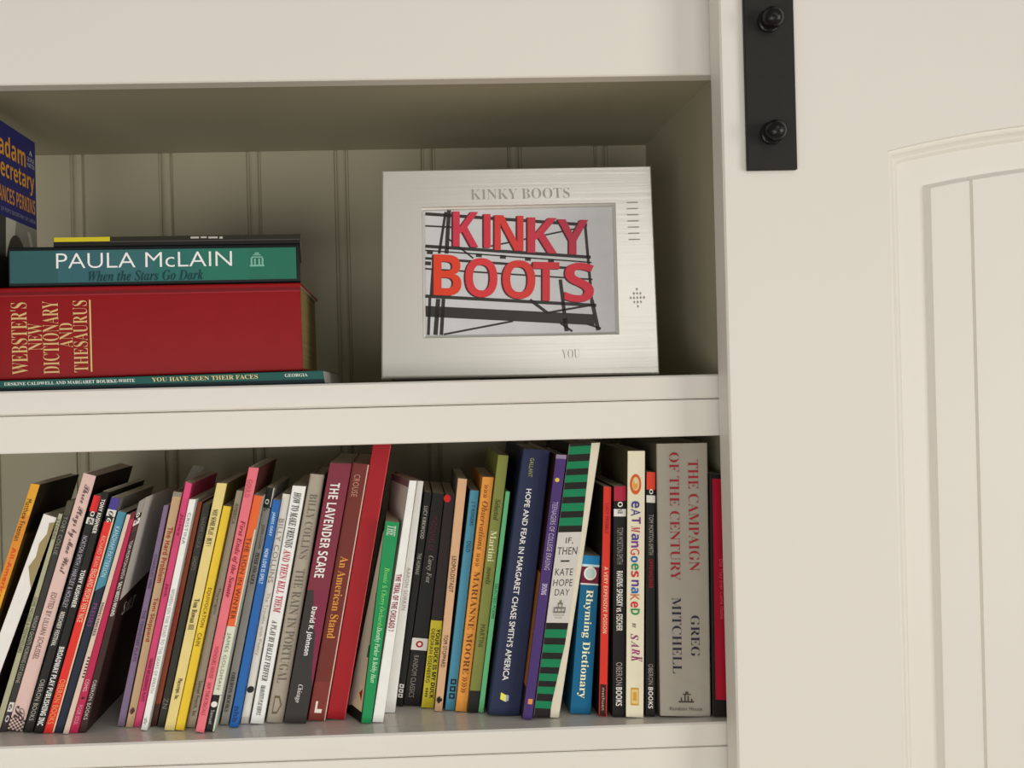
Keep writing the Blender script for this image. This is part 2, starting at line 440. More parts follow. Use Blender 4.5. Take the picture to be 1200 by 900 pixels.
BOOKS = [
('leaning yellow-orange paperback with dark cover, leftmost book on the lower shelf', 'paperback_book', [(-0.4028, -0.3095), (-0.3951, -0.3105), (-0.3179, -0.086), (-0.326, -0.0846)], 0.0415, 0.115, 0, 0, 'e0a12c', '2c261c', '2c261c', 'cfc6b0', [], [('rect', 0.1262, 0.4215, 0.0, 1, 'd98a2a'), ('coverband', 0.2, 1.0, 0, 0, '5c4622')], [('Matthew Freeman', 'R', '4a3a1c', 0.0609, 0.2292, 0.45, 0.6), ('All-American Boys', 'B', 'd8481c', 0.2567, 0.576, 0.45, 0.62)]),
('white paperback with an olive mountain outline at the top of its leaning spine', 'paperback_book', [(-0.3915, -0.3085), (-0.3789, -0.3105), (-0.3033, -0.1169), (-0.3153, -0.1127)], 0.0422, 0.12, 0, 0, 'e6e2de', '22191a', '22191a', 'cfc6b0', [], [('poly', [(1, 0.02), (0.62, 0.03), (0.72, 0.08), (0.45, 0.13), (0.55, 0.19), (0.3, 0.24), (0.75, 0.3), (1, 0.33)], '9a8a5e')], []),  # near-black covers stand in for the shadow in the gap beside it
('thin sage green paperback between the white spine and a worn dark spine', 'paperback_book', [(-0.3646, -0.3096), (-0.3592, -0.3105), (-0.2973, -0.1134), (-0.3007, -0.1125)], 0.0401, 0.128, 0, 0, 'a9a888', '2a2a26', '2a2a26', 'cfc6b0', [], [], [('STORIES', 'R', '4c4a3c', 0.0235, 0.1174, 0.5, 0.7), ('SOME HOUSES & FREEWHEELERS', 'R', '5e5c48', 0.3836, 0.638, 0.5, 0.7)]),
('worn dark grey paperback with a small white logo square near its foot', 'paperback_book', [(-0.3586, -0.3099), (-0.3526, -0.3105), (-0.2867, -0.1024), (-0.2932, -0.1014)], 0.0406, 0.128, 0, 0, '35322e', '35322e', '35322e', 'cfc6b0', [(0.06, '4a4636'), (0.9, '35322e'), (1, '3a3038')], [('rect', 0.873, 0.9138, 0.2, 0.95, 'd8d2cc')], [('TOBY COLLIE', 'R', '8d877c', 0.0649, 0.2317, 0.5, 0.55), ('HUNGRY GHOSTS MORNING LOT KEANE', 'R', 'a8a296', 0.4986, 0.7878, 0.5, 0.55), ('6', 'B', '2a2a28', 0.8804, 0.9064, 0.55, 0.4), ('O', 'B', 'c9c4bc', 0.9286, 0.9583, 0.55, 0.5)]),
('pale pink paperback with a flowing dark script title and chequered foot', 'paperback_book', [(-0.3513, -0.3073), (-0.338, -0.3105), (-0.266, -0.0794), (-0.2773, -0.0759)], 0.0391, 0.128, 0, 0, 'dabab2', '1e1210', '1e1210', 'b8aa98', [(0.955, 'dabab2'), (1, 'dabab2')], [('check', 0.9475, 1.0008, 0, 1, '4a463e')], [('Three Plays by Mae West', 'SC', '55423f', 0.04, 0.387, 0.5, 0.62), ('EDITED BY LILLIAN SCHLISSEL', 'R', '7c5c57', 0.4637, 0.7239, 0.48, 0.38), ('R', 'SC', '3c302e', 0.9074, 0.9675, 0.5, 0.7)]),
('black paperback with bright red top above black and white logo squares', 'paperback_book', [(-0.336, -0.3098), (-0.3276, -0.3105), (-0.2605, -0.0979), (-0.2673, -0.0961)], 0.0356, 0.128, 0, 0, '1e1d1a', '1e1d1a', '1e1d1a', 'cfc6b0', [(0.068, 'e0262a'), (0.093, '141312'), (0.12, 'dedad2'), (1, '1e1d1a')], [], [('O', 'B', 'e8e4dc', 0.0649, 0.0866, 0.55, 0.5), ('6', 'SI', '22201e', 0.0974, 0.119, 0.55, 0.5), ('NORTON SMITH / HARTLEY & HOUSLEY', 'R', 'b9b2c4', 0.1695, 0.4725, 0.5, 0.55), ('MISCHIEF FESTIVAL', 'B', 'd8d2c8', 0.4905, 0.6348, 0.5, 0.5), ('OBERON BOOKS', 'R', 'b0aaa0', 0.7755, 0.9486, 0.5, 0.5)]),
('black paperback with bold white capitals running its whole spine', 'paperback_book', [(-0.3256, -0.3098), (-0.3172, -0.3105), (-0.2524, -0.0939), (-0.2585, -0.0925)], 0.0322, 0.128, 0, 0, '171613', '171613', '171613', 'cfc6b0', [], [], [('TONY KUSHNER', 'B', 'e6e2da', 0.0309, 0.1723, 0.5, 0.55), ('TONY KUSHNER', 'B', 'e6e2da', 0.3242, 0.4797, 0.5, 0.55), ('BROADWAY PLAY PUBLISHING INC', 'B', 'f0ece4', 0.6422, 0.9673, 0.5, 0.6)]),
('bright red paperback with violet top and black and white logo squares', 'paperback_book', [(-0.3168, -0.3102), (-0.3073, -0.3105), (-0.243, -0.1), (-0.2508, -0.0982)], 0.0324, 0.128, 0, 0, 'd42a22', '8c8880', '8c8880', 'cfc6b0', [(0.05, '46388c'), (0.078, 'dcd8d0'), (0.102, '1a1a1a'), (1, 'dc2f26')], [('rect', 0.0817, 0.9964, 0.86, 1, 'd8c8a4')], [('O', 'SI', '22201e', 0.0563, 0.078, 0.5, 0.5), ('6', 'SI', 'e8e4dc', 0.0853, 0.1034, 0.5, 0.5), ('RICHARD BEAN', 'R', 'f0a890', 0.1615, 0.2922, 0.45, 0.45), ('ENGLAND PEOPLE VERY NICE', 'R', 'ffd0b0', 0.3031, 0.5281, 0.45, 0.55), ('OBERON BOOKS', 'R', 'f0a060', 0.7713, 0.9601, 0.45, 0.55)]),
('paperback with sky blue upper spine and navy lower spine', 'paperback_book', [(-0.3065, -0.3099), (-0.2991, -0.3105), (-0.2373, -0.1128), (-0.2447, -0.1111)], 0.0315, 0.128, 0, 0, '1d2438', '1d2438', '1d2438', 'cfc6b0', [(0.31, '468aa2'), (1, '1d2438')], [('poly', [(0, 0.3), (1, 0.3), (1, 0.33), (0, 0.36)], '468aa2')], [('KANDHAM PATTERSON', 'R', 'bcd8e0', 0.0657, 0.2937, 0.5, 0.55), ('PRESSES', 'R', '8c4a86', 0.4135, 0.5179, 0.5, 0.5)]),
('thin cream paperback with a row of black ticks halfway down', 'paperback_book', [(-0.2979, -0.31), (-0.2931, -0.3105), (-0.2327, -0.1141), (-0.2362, -0.114)], 0.0285, 0.128, 0, 0, 'd6bfae', 'd6bfae', 'd6bfae', 'cfc6b0', [], [('ticks', 0.6504, 0.7517, 0.55, 1, '1a1816')], [('INDECENCIES', 'B', '5c4650', 0.4012, 0.5531, 0.5, 0.55)]),
('crimson paperback with dark red top and pale lettering near its foot', 'paperback_book', [(-0.2928, -0.3102), (-0.2852, -0.3105), (-0.2282, -0.1118), (-0.232, -0.1128)], 0.03, 0.128, 0, 0, 'b3224c', 'b3224c', 'b3224c', 'cfc6b0', [(0.03, '6a1c2a'), (1, 'b3224c')], [('disc', 0.8357, 0.8473, 0.5, '3a1420')], [('COMES', 'R', 'e0c0c4', 0.7565, 0.8106, 0.5, 0.5), ('POOR SOUL', 'R', 'd89aaa', 0.8725, 0.9614, 0.5, 0.5)]),
('dark brown paperback whose grey and brown front cover faces the open gap', 'paperback_book', [(-0.2849, -0.3105), (-0.278, -0.3105), (-0.2194, -0.0993), (-0.2254, -0.1029)], 0.0304, 0.128, 0, 0, '35201d', '35201d', '35201d', '8a8378', [(0.06, '8f8a84'), (0.083, '151413'), (0.108, 'd8d4cc'), (0.14, '4a2a26'), (1, '35201d')], [('coverband', 0.0, 0.44, 0, 0, 'dedad2'), ('rtext', 'SALT', 'SI', 'dcd6ce', 0.47, 0.525, 0.17, 0.5)], [('O', 'B', 'e8e4dc', 0.0567, 0.075, 0.5, 0.5), ('6', 'SI', '2a2826', 0.0823, 0.1006, 0.5, 0.5), ('TOM MORTON-SMITH', 'R', 'cfc8c0', 0.1775, 0.3385, 0.5, 0.5), ('SALT MEETS WOUND', 'B', 'e0dad2', 0.3532, 0.4995, 0.5, 0.55), ('OBERON BOOKS', 'R', 'c8c0b8', 0.774, 0.9424, 0.5, 0.5)]),
('thin lilac paperback half hidden in the gap beside a tan spine', 'paperback_book', [(-0.2535, -0.3095), (-0.2469, -0.3105), (-0.2015, -0.1082), (-0.2062, -0.1081)], 0.0437, 0.128, 0, 0, '7a6684', '5a4a62', '5a4a62', 'cfc6b0', [], [], [('CHARLES MEE', 'R', '463a52', 0.2239, 0.3784, 0.5, 0.5), ('THE TENNESSEE PLAYS', 'R', '463a52', 0.4749, 0.7066, 0.5, 0.5)]),
('tan paperback with large dark red title letters', 'paperback_book', [(-0.2454, -0.3105), (-0.2384, -0.3105), (-0.1888, -0.0966), (-0.1968, -0.0956)], 0.0416, 0.128, 0, 0, 'c0a27c', 'c0a27c', 'c0a27c', '8c857a', [(0.02, '8c8278'), (1, 'c0a27c')], [], [('The Hard Problem', 'B', 'a8322a', 0.1505, 0.3862, 0.55, 0.62), ('Tom Stoppard', 'B', 'a8322a', 0.4515, 0.6364, 0.5, 0.62), ('♠', 'S', '4a2a24', 0.9157, 0.9447, 0.5, 0.6)]),
('hot pink paperback with its pink front cover showing above shorter neighbours', 'paperback_book', [(-0.2381, -0.3103), (-0.2318, -0.3105), (-0.1796, -0.089), (-0.1854, -0.0868)], 0.0421, 0.128, 0, 0, 'dc4a7c', 'dc4a7c', 'dc4a7c', 'cfc6b0', [], [], [('Jules', 'B', 'a01c40', 0.127, 0.218, 0.5, 0.5), ('Jack', 'B', '8a1c3c', 0.4139, 0.4699, 0.5, 0.5), ('FRANK MCGUINNESS PLAYS', 'B', '8e2244', 0.7218, 0.8968, 0.5, 0.5)]),
('white paperback with faint grey lettering between hot pink and rust spines', 'paperback_book', [(-0.2285, -0.3095), (-0.223, -0.3105), (-0.174, -0.1021), (-0.18, -0.1019)], 0.0304, 0.128, 0, 0, 'f2eee4', 'f2eee4', 'f2eee4', 'cfc6b0', [], [], [('CRISTINA', 'R', '8a9090', 0.0591, 0.1959, 0.5, 0.5), ('WOMEN ON THE ROAD TO THE GEARS OF WRATH', 'R', 'a0a29c', 0.3882, 0.8392, 0.5, 0.55), ('☆', 'S', '66625a', 0.9427, 0.9797, 0.5, 0.6)]),
('rust brown paperback between a white spine and a dark olive spine', 'paperback_book', [(-0.2227, -0.3103), (-0.2175, -0.3105), (-0.1706, -0.1061), (-0.1745, -0.1056)], 0.0418, 0.128, 0, 0, '8e4326', '8e4326', '8e4326', 'cfc6b0', [(0.9, '8e4326'), (1, '4a2a22')], [], [('FINAL RETURNS', 'B', 'a8241c', 0.3873, 0.6346, 0.4, 0.5)]),
('dark olive paperback with faint grey title beside the pale yellow spine', 'paperback_book', [(-0.2159, -0.3099), (-0.2093, -0.3105), (-0.1622, -0.1076), (-0.1692, -0.107)], 0.0385, 0.128, 0, 0, '33302a', '33302a', '33302a', 'cfc6b0', [], [], [('NAOMI IIZUKA', 'R', '7a746a', 0.0602, 0.1979, 0.5, 0.5), ('GHOSTS', 'R', '8a847a', 0.2361, 0.2973, 0.5, 0.5), ('ZN', 'R', '8a847a', 0.8709, 0.9168, 0.5, 0.6)]),
('pale yellow paperback with small black lettering, taller than the bright yellow one', 'paperback_book', [(-0.207, -0.3098), (-0.1977, -0.3105), (-0.1451, -0.0883), (-0.1543, -0.0876)], 0.0279, 0.128, 0, 0, 'e0cc84', '8a7c3c', '8a7c3c', 'cfc6b0', [], [], [('NOT SOME PLAY - BUT ?', 'SB', '2c281e', 0.1062, 0.2547, 0.45, 0.5), ('Tom Rowan III', 'SB', '3c3424', 0.4689, 0.5933, 0.5, 0.5), ('Playscripts, Inc.', 'SB', '3c3424', 0.7902, 0.8765, 0.5, 0.5)]),
('bright yellow paperback with small dark capitals low on its spine', 'paperback_book', [(-0.1969, -0.3095), (-0.189, -0.3105), (-0.1416, -0.1095), (-0.1487, -0.1082)], 0.0269, 0.128, 0, 0, 'e6c32e', 'e6c32e', 'e6c32e', 'cfc6b0', [], [], [('EQUIVOCATION', 'R', '6a5418', 0.3651, 0.5405, 0.5, 0.5), ('CAIN', 'R', '6a5418', 0.5672, 0.6244, 0.5, 0.5)]),
('greyish tan paperback between bright yellow and coral pink spines', 'paperback_book', [(-0.1886, -0.3098), (-0.1804, -0.3105), (-0.1317, -0.0962), (-0.1376, -0.0953)], 0.0343, 0.128, 0, 0, 'a89c86', 'a89c86', 'a89c86', 'cfc6b0', [], [], [('AMERICA', 'R', '5c5648', 0.0541, 0.1407, 0.5, 0.5), ('Playwrights', 'R', '5c5648', 0.4148, 0.523, 0.5, 0.45), ('Samuel French, Inc.', 'R', '4c4638', 0.8043, 0.9558, 0.55, 0.5)]),
('tall coral pink paperback with italic dark red title', 'paperback_book', [(-0.1768, -0.3087), (-0.1692, -0.3105), (-0.1146, -0.0744), (-0.1235, -0.0733)], 0.0179, 0.128, 0, 0, 'e0707c', '5c302c', '5c302c', 'cfc6b0', [], [], [('GOULD', 'R', 'b04a58', 0.0452, 0.1129, 0.4, 0.5), ('First Ends of the Senate', 'SI', '8c1c2c', 0.2, 0.4903, 0.5, 0.62), ('HONOURS HOUSE', 'R', 'a84454', 0.6774, 0.7968, 0.5, 0.45), ('IAM THEATRICALS', 'R', 'a84454', 0.8129, 0.9355, 0.5, 0.45)]),
('paperback with orange upper half, pale mint lower half and black foot', 'paperback_book', [(-0.1688, -0.3098), (-0.1606, -0.3105), (-0.1122, -0.1), (-0.1199, -0.0986)], 0.0205, 0.128, 0, 0, 'd3d6c2', 'd3d6c2', 'd3d6c2', 'cfc6b0', [(0.555, 'e0622c'), (0.845, 'd3d6c2'), (1, '1a1a18')], [('rect', 0.8472, 0.9991, 0.82, 1, 'd3d6c2'), ('disc', 0.8725, 0.8978, 0.4, 'e4e0d8'), ('rect', 0.142, 0.5506, 0.86, 1, 'd3d6c2')], [('THE LION IN WINTER', 'R', '5e2c14', 0.1781, 0.5253, 0.45, 0.5), ('JAMES GOLDMAN', 'R', '8c9080', 0.5832, 0.8219, 0.45, 0.5), ('Samuel', 'R', 'b8b4ac', 0.9087, 0.9665, 0.4, 0.35)]),
('mid grey paperback with black top above small logo letters', 'paperback_book', [(-0.1584, -0.3095), (-0.1511, -0.3105), (-0.1038, -0.0951), (-0.1105, -0.0937)], 0.0384, 0.128, 0, 0, '9a9690', '9a9690', '9a9690', 'cfc6b0', [(0.085, '141414'), (1, '9a9690')], [('rect', -0.0027, 0.0803, 0.88, 1, 'd0ccc4')], [('O', 'B', 'e8e4dc', 0.0478, 0.0694, 0.4, 0.5), ('6', 'SI', '2a2a2a', 0.0803, 0.0983, 0.4, 0.5), ('JOHN LOGAN', 'R', '55524c', 0.156, 0.257, 0.5, 0.5), ('PETER AND ALICE', 'SB', '1c1a18', 0.275, 0.4085, 0.5, 0.5), ('OBERON BOOKS', 'SB', '3c3a36', 0.78, 0.9459, 0.45, 0.5)]),
('bright blue paperback with small white lettering', 'paperback_book', [(-0.1489, -0.3099), (-0.141, -0.3105), (-0.0979, -0.1053), (-0.1042, -0.1043)], 0.0301, 0.128, 0, 0, '1e60aa', '1e60aa', '1e60aa', 'cfc6b0', [], [], [('JAMES GRAY', 'B', 'bcd4ec', 0.0526, 0.1577, 0.5, 0.5), ('HOW LOVE IS SPELT', 'B', 'c4d8f0', 0.2141, 0.3681, 0.5, 0.5), ('nhb', 'B', '183a70', 0.9089, 0.9765, 0.5, 0.6)]),
('slim white paperback with grey spaced capitals beside the blue spine', 'paperback_book', [(-0.1404, -0.3103), (-0.133, -0.3105), (-0.0894, -0.1011), (-0.0965, -0.1001)], 0.0401, 0.128, 0, 0, 'e0dacc', 'e0dacc', 'e0dacc', 'cfc6b0', [(0.97, 'e0dacc'), (1, 'c8c0b4')], [('disc', 0.8364, 0.8662, 0.5, '1c1a18')], [('BILLY COLLINS', 'R', '8c8274', 0.1078, 0.3866, 0.5, 0.6), ('The Trouble with Poetry', 'R', 'a89c8c', 0.4312, 0.7026, 0.5, 0.5)]),
('white paperback with black and crimson bold italic capitals', 'paperback_book', [(-0.1308, -0.3093), (-0.119, -0.3105), (-0.0748, -0.0938), (-0.087, -0.0927)], 0.0374, 0.128, 0, 0, 'f2eee4', 'f2eee4', 'f2eee4', 'cfc6b0', [], [], [('HOW TO MAKE FRIENDS', 'SI', '1c1a18', 0.0269, 0.2603, 0.5, 0.55), ('AND THEN KILL THEM', 'SI', 'b81c3c', 0.2675, 0.5332, 0.5, 0.55), ('A PLAY BY HALLEY FEIFFER', 'SI', '2c2a26', 0.5655, 0.8205, 0.5, 0.42), ('DRAMATISTS PLAY SERVICE', 'SI', '3c3a36', 0.8384, 0.9641, 0.5, 0.35)]),
('grey-beige hardcover with thin engraved capitals along its rounded spine', 'hardcover_book', [(-0.1168, -0.3096), (-0.1013, -0.3105), (-0.0575, -0.0839), (-0.0709, -0.0824)], 0.0403, 0.128, 0, 0, 'a69c8c', '7e766a', '7e766a', 'cfc6b0', [], [], [('BILLY COLLINS', 'SL', '6a6258', 0.08, 0.3417, 0.5, 0.5), ('THE RAIN IN PORTUGAL', 'SL', '6a6258', 0.383, 0.8408, 0.5, 0.55), ('⌂', 'S', '6a5a3c', 0.8924, 0.9647, 0.5, 0.5)]),
('thick maroon and charcoal paperback with heavy white title capitals', 'paperback_book', [(-0.1, -0.3087), (-0.0799, -0.3105), (-0.0321, -0.0739), (-0.0521, -0.0726)], 0.0344, 0.15, 0, 0, '33302e', '5a2030', '5a2030', 'cfc6b0', [(0.49, '7a2a3c'), (1, '33302e')], [('poly', [(0.3, 0.49), (1, 0.49), (1, 0.86), (0.86, 0.8), (0.72, 0.66), (0.5, 0.6)], '7c2340')], [('THE LAVENDER SCARE', 'BC', 'e6e0dc', 0.0756, 0.4404, 0.42, 0.44), ('David K. Johnson', 'B', 'f0ece8', 0.5522, 0.7395, 0.45, 0.3), ('Chicago', 'SI', 'd0ccc8', 0.8513, 0.9203, 0.45, 0.28)]),
('reddish brown book with gold title beside the tall scarlet book', 'paperback_book', [(-0.0786, -0.3093), (-0.0626, -0.3105), (-0.0164, -0.0752), (-0.0317, -0.0736)], 0.0403, 0.15, 0, 0, '6e2a22', '6e2a22', '6e2a22', 'cfc6b0', [(0.85, '6e2a22'), (1, '7c322a')], [('rect', 0.0025, 0.9987, 0.93, 1, 'd0b09c'), ('poly', [(0.3, 0.925), (0.7, 0.925), (0.7, 0.97), (0.3, 0.97)], 'e8dcd0'), ('poly', [(0.42, 0.925), (0.7, 0.925), (0.7, 0.955), (0.42, 0.955)], '7c322a')], [('CROUSE', 'R', 'b88c74', 0.0423, 0.1287, 0.42, 0.36), ('An American Stand', 'SB', 'd8943c', 0.3611, 0.6799, 0.5, 0.48)]),
('tall plain scarlet book reaching the underside of the shelf above', 'paperback_book', [(-0.0614, -0.3084), (-0.0446, -0.3105), (0.0045, -0.0569), (-0.0125, -0.0569)], 0.0416, 0.165, 0, 0, '9c0e1a', '8a0c18', '8a0c18', 'cfc6b0', [], [('rect', 0.0038, 0.9985, 0.955, 1, 'c8484c')], []),
('green paperback with photo patches on its dark cover and white lettering', 'paperback_book', [(-0.0287, -0.3096), (-0.0196, -0.3105), (0.0105, -0.128), (-0.0025, -0.1268)], 0.0284, 0.09, 24, 2, '168c50', '1c4c30', '211f1a', 'cfc6b0', [], [('leftrect', 0.36, 0.62, 0.02, 0.33, 'c4b090'), ('leftrect', 0.68, 0.95, 0.02, 0.33, 'd8c4a0'), ('leftrect', 0.62, 0.69, 0.02, 0.33, '1e6c3c'), ('ltri', 0.84, 0.9, 0.06, 0.14, '9c2c20')], [('THE', 'SI', 'c8dcc8', 0.0191, 0.0699, 0.5, 0.6), ('Bonnie & Cherry Orchards', 'SI', '7cd070', 0.2268, 0.5235, 0.5, 0.5), ('Dorothy Parker & Bobby Hart', 'SI', 'bce8c0', 0.5235, 0.7991, 0.5, 0.55)]),
('white paperback standing forward beside the green spine, no lettering low down', 'paperback_book', [(-0.0188, -0.3098), (-0.0088, -0.3105), (0.0272, -0.0908), (0.0205, -0.0903)], 0.0304, 0.09, 5, 11, 'f2eee4', 'dcd8d0', '84646a', 'cfc6b0', [], [], [('THE TRIAL OF THE CHICAGO 7', 'BC', '8c1c30', 0.3878, 0.6246, 0.45, 0.62)]),
('white paperback set back beside the black spines', 'paperback_book', [(-0.0085, -0.3102), (0.0016, -0.3105), (0.0338, -0.0939), (0.028, -0.0933)], 0.0579, 0.115, 10, 11, 'f2eee4', 'f2eee4', 'f2eee4', 'cfc6b0', [], [], [('AARON SORKIN', 'R', 'a8a29c', 0.3733, 0.5576, 0.5, 0.45)]),
('thin black paperback with three white logo squares near its foot', 'paperback_book', [(0.0021, -0.3091), (0.0085, -0.3105), (0.0415, -0.1068), (0.0344, -0.1054)], 0.075, 0.128, 0, 0, '1b1a17', '1b1a17', '1b1a17', 'cfc6b0', [], [('sq3', 0.8952, 0.9631, 0.15, 0.8, 'dcd8d0')], [('LUCY KIRKWOOD', 'R', 'c4c0b6', 0.0649, 0.2166, 0.5, 0.5), ('THE HUMANS', 'R', 'b0aca2', 0.2844, 0.3842, 0.5, 0.5)]),
('black paperback with a white logo band bearing a red oval', 'paperback_book', [(0.0092, -0.3087), (0.0257, -0.3105), (0.0538, -0.1082), (0.0423, -0.1067)], 0.075, 0.128, 0, 0, '1a1816', '1a1816', '1a1816', 'cfc6b0', [], [('rect', 0.6831, 0.7394, 0.0, 1, 'dedad2'), ('disc', 0.6952, 0.7274, 0.5, 'b01c1c'), ('disc', 0.7032, 0.7193, 0.5, 'e8e0d8')], [('MADONNAS OF', 'R', '5a2430', 0.1076, 0.2686, 0.45, 0.45), ('Carey Fox', 'SI', '9c9890', 0.2928, 0.4215, 0.5, 0.45), ('RANDOM CLASSICS', 'R', '8c887e', 0.7636, 0.9608, 0.4, 0.3)]),
('black paperback with a red spot at the top and yellow lower third', 'paperback_book', [(0.0264, -0.3095), (0.0383, -0.3105), (0.0637, -0.1086), (0.0542, -0.1071)], 0.0677, 0.128, 0, 0, '2a1f1e', '2a1f1e', '2a1f1e', 'cfc6b0', [(0.592, '2a1f1e'), (1, 'ccbc2c')], [('disc', 0.003, 0.039, 0.25, 'd8201c')], [('DEBORAH EISENBERG', 'R', '4a4418', 0.6307, 0.8826, 0.28, 0.32), ('YOUR DUCK IS MY DUCK', 'B', '2c2810', 0.6307, 0.9546, 0.72, 0.34), ('★★★★', 'S', '2c2810', 0.9066, 0.9506, 0.3, 0.3)]),
('peach paperback with thin black capitals beside the light blue spine', 'paperback_book', [(0.0387, -0.3098), (0.0458, -0.3105), (0.0748, -0.0929), (0.0661, -0.0918)], 0.0567, 0.128, 0, 0, 'd0a680', '6a6460', '6a6460', 'cfc6b0', [], [], [('LEOPOLDSTADT', 'R', '2c241c', 0.3342, 0.4884, 0.5, 0.5), ('TOM STOPPARD', 'R', '2c241c', 0.6721, 0.8116, 0.5, 0.5), ('♣', 'S', '1c1814', 0.9365, 0.9658, 0.5, 0.7)]),
('light blue paperback with three small dark logo squares at its foot', 'paperback_book', [(0.0486, -0.3094), (0.0577, -0.3105), (0.0859, -0.1042), (0.0775, -0.1036)], 0.0582, 0.128, 0, 0, '4688a2', '4688a2', '6a6662', 'cfc6b0', [], [('sq3', 0.8562, 0.9534, 0.25, 0.85, '18222c')], [('J T ROGERS', 'R', '1c3848', 0.0515, 0.1603, 0.5, 0.45), ('OSLO', 'R', '1c3848', 0.2303, 0.2809, 0.5, 0.45)]),
('orange paperback with large brown spaced capitals down its spine', 'paperback_book', [(0.0581, -0.3094), (0.0687, -0.3105), (0.0998, -0.0916), (0.0891, -0.0908)], 0.0532, 0.128, 0, 0, 'dc9440', 'dc9440', 'dc9440', 'cfc6b0', [], [], [('»»» Observations »»»', 'SI', '8c4c14', 0.0323, 0.3822, 0.5, 0.5), ('MARIANNE MOORE', 'SM', '6a3a14', 0.404, 0.8414, 0.5, 0.5), ('»»»', 'SI', '8c4c14', 0.8524, 0.9216, 0.5, 0.4)]),
('olive green paperback with a dark foot and cream title', 'paperback_book', [(0.0691, -0.3098), (0.079, -0.3105), (0.1138, -0.0713), (0.1039, -0.0701)], 0.0487, 0.128, 0, 0, '7e8440', '7e8440', '7e8440', 'cfc6b0', [(0.915, '7e8440'), (1, '22201c')], [], [('Selected', 'SI', '4c4c20', 0.1711, 0.2539, 0.5, 0.5), ('Martini', 'SB', 'd8d8a8', 0.2937, 0.4131, 0.45, 0.6), ('novels', 'SI', '4c4c20', 0.4363, 0.5026, 0.5, 0.5), ('MARTINI', 'R', '4c4c20', 0.6584, 0.7446, 0.5, 0.45)]),
('thin mint green paperback standing against the thick navy book', 'paperback_book', [(0.0795, -0.3096), (0.0843, -0.3105), (0.1143, -0.1052), (0.1103, -0.1043)], 0.0489, 0.128, 0, 0, '6cc488', '6cc488', '6cc488', 'cfc6b0', [], [], [('SELECTED POEMS', 'R', '286a44', 0.4178, 0.5764, 0.5, 0.6)]),
('thick navy hardcover with tall white title capitals', 'hardcover_book', [(0.0873, -0.3083), (0.1174, -0.3105), (0.1514, -0.0663), (0.1257, -0.0643)], 0.0365, 0.155, 0, 0, '222a48', '1a2038', '1a2038', 'cfc6b0', [], [('poly', [(0.32, 0.915), (0.5, 0.925), (0.5, 0.95), (0.32, 0.94)], 'e8e080'), ('poly', [(0.32, 0.915), (0.4, 0.92), (0.4, 0.945), (0.32, 0.94)], 'ece84c'), ('poly', [(0.5, 0.922), (0.58, 0.926), (0.58, 0.945), (0.5, 0.95)], '9aa4b8')], [('GALLANT', 'R', 'a0a468', 0.0333, 0.104, 0.38, 0.15), ('HOPE AND FEAR IN MARGARET CHASE SMITH’S AMERICA', 'BX', 'e4e2e0', 0.149, 0.869, 0.4, 0.19)]),
('slim purple paperback with a small yellow label at its foot', 'paperback_book', [(0.1178, -0.3093), (0.1267, -0.3105), (0.1644, -0.0704), (0.1547, -0.0695)], 0.0227, 0.128, 0, 0, '46306c', '46306c', '3a2018', 'cfc6b0', [(0.015, '8c7c98'), (1, '46306c')], [('disc', 0.0874, 0.1035, 0.4, 'd8b84c'), ('rect', 0.9223, 0.9417, 0.35, 0.8, 'd89048'), ('leftrect', 0.45, 0.88, 0.0, 0.3, 'b0702c')], [('TEENAGERS OF COLLEGE ERASING', 'R', 'b8a8c4', 0.1776, 0.4355, 0.5, 0.5), ('IRVING', 'B', 'c8bcd4', 0.4871, 0.529, 0.5, 0.5)]),
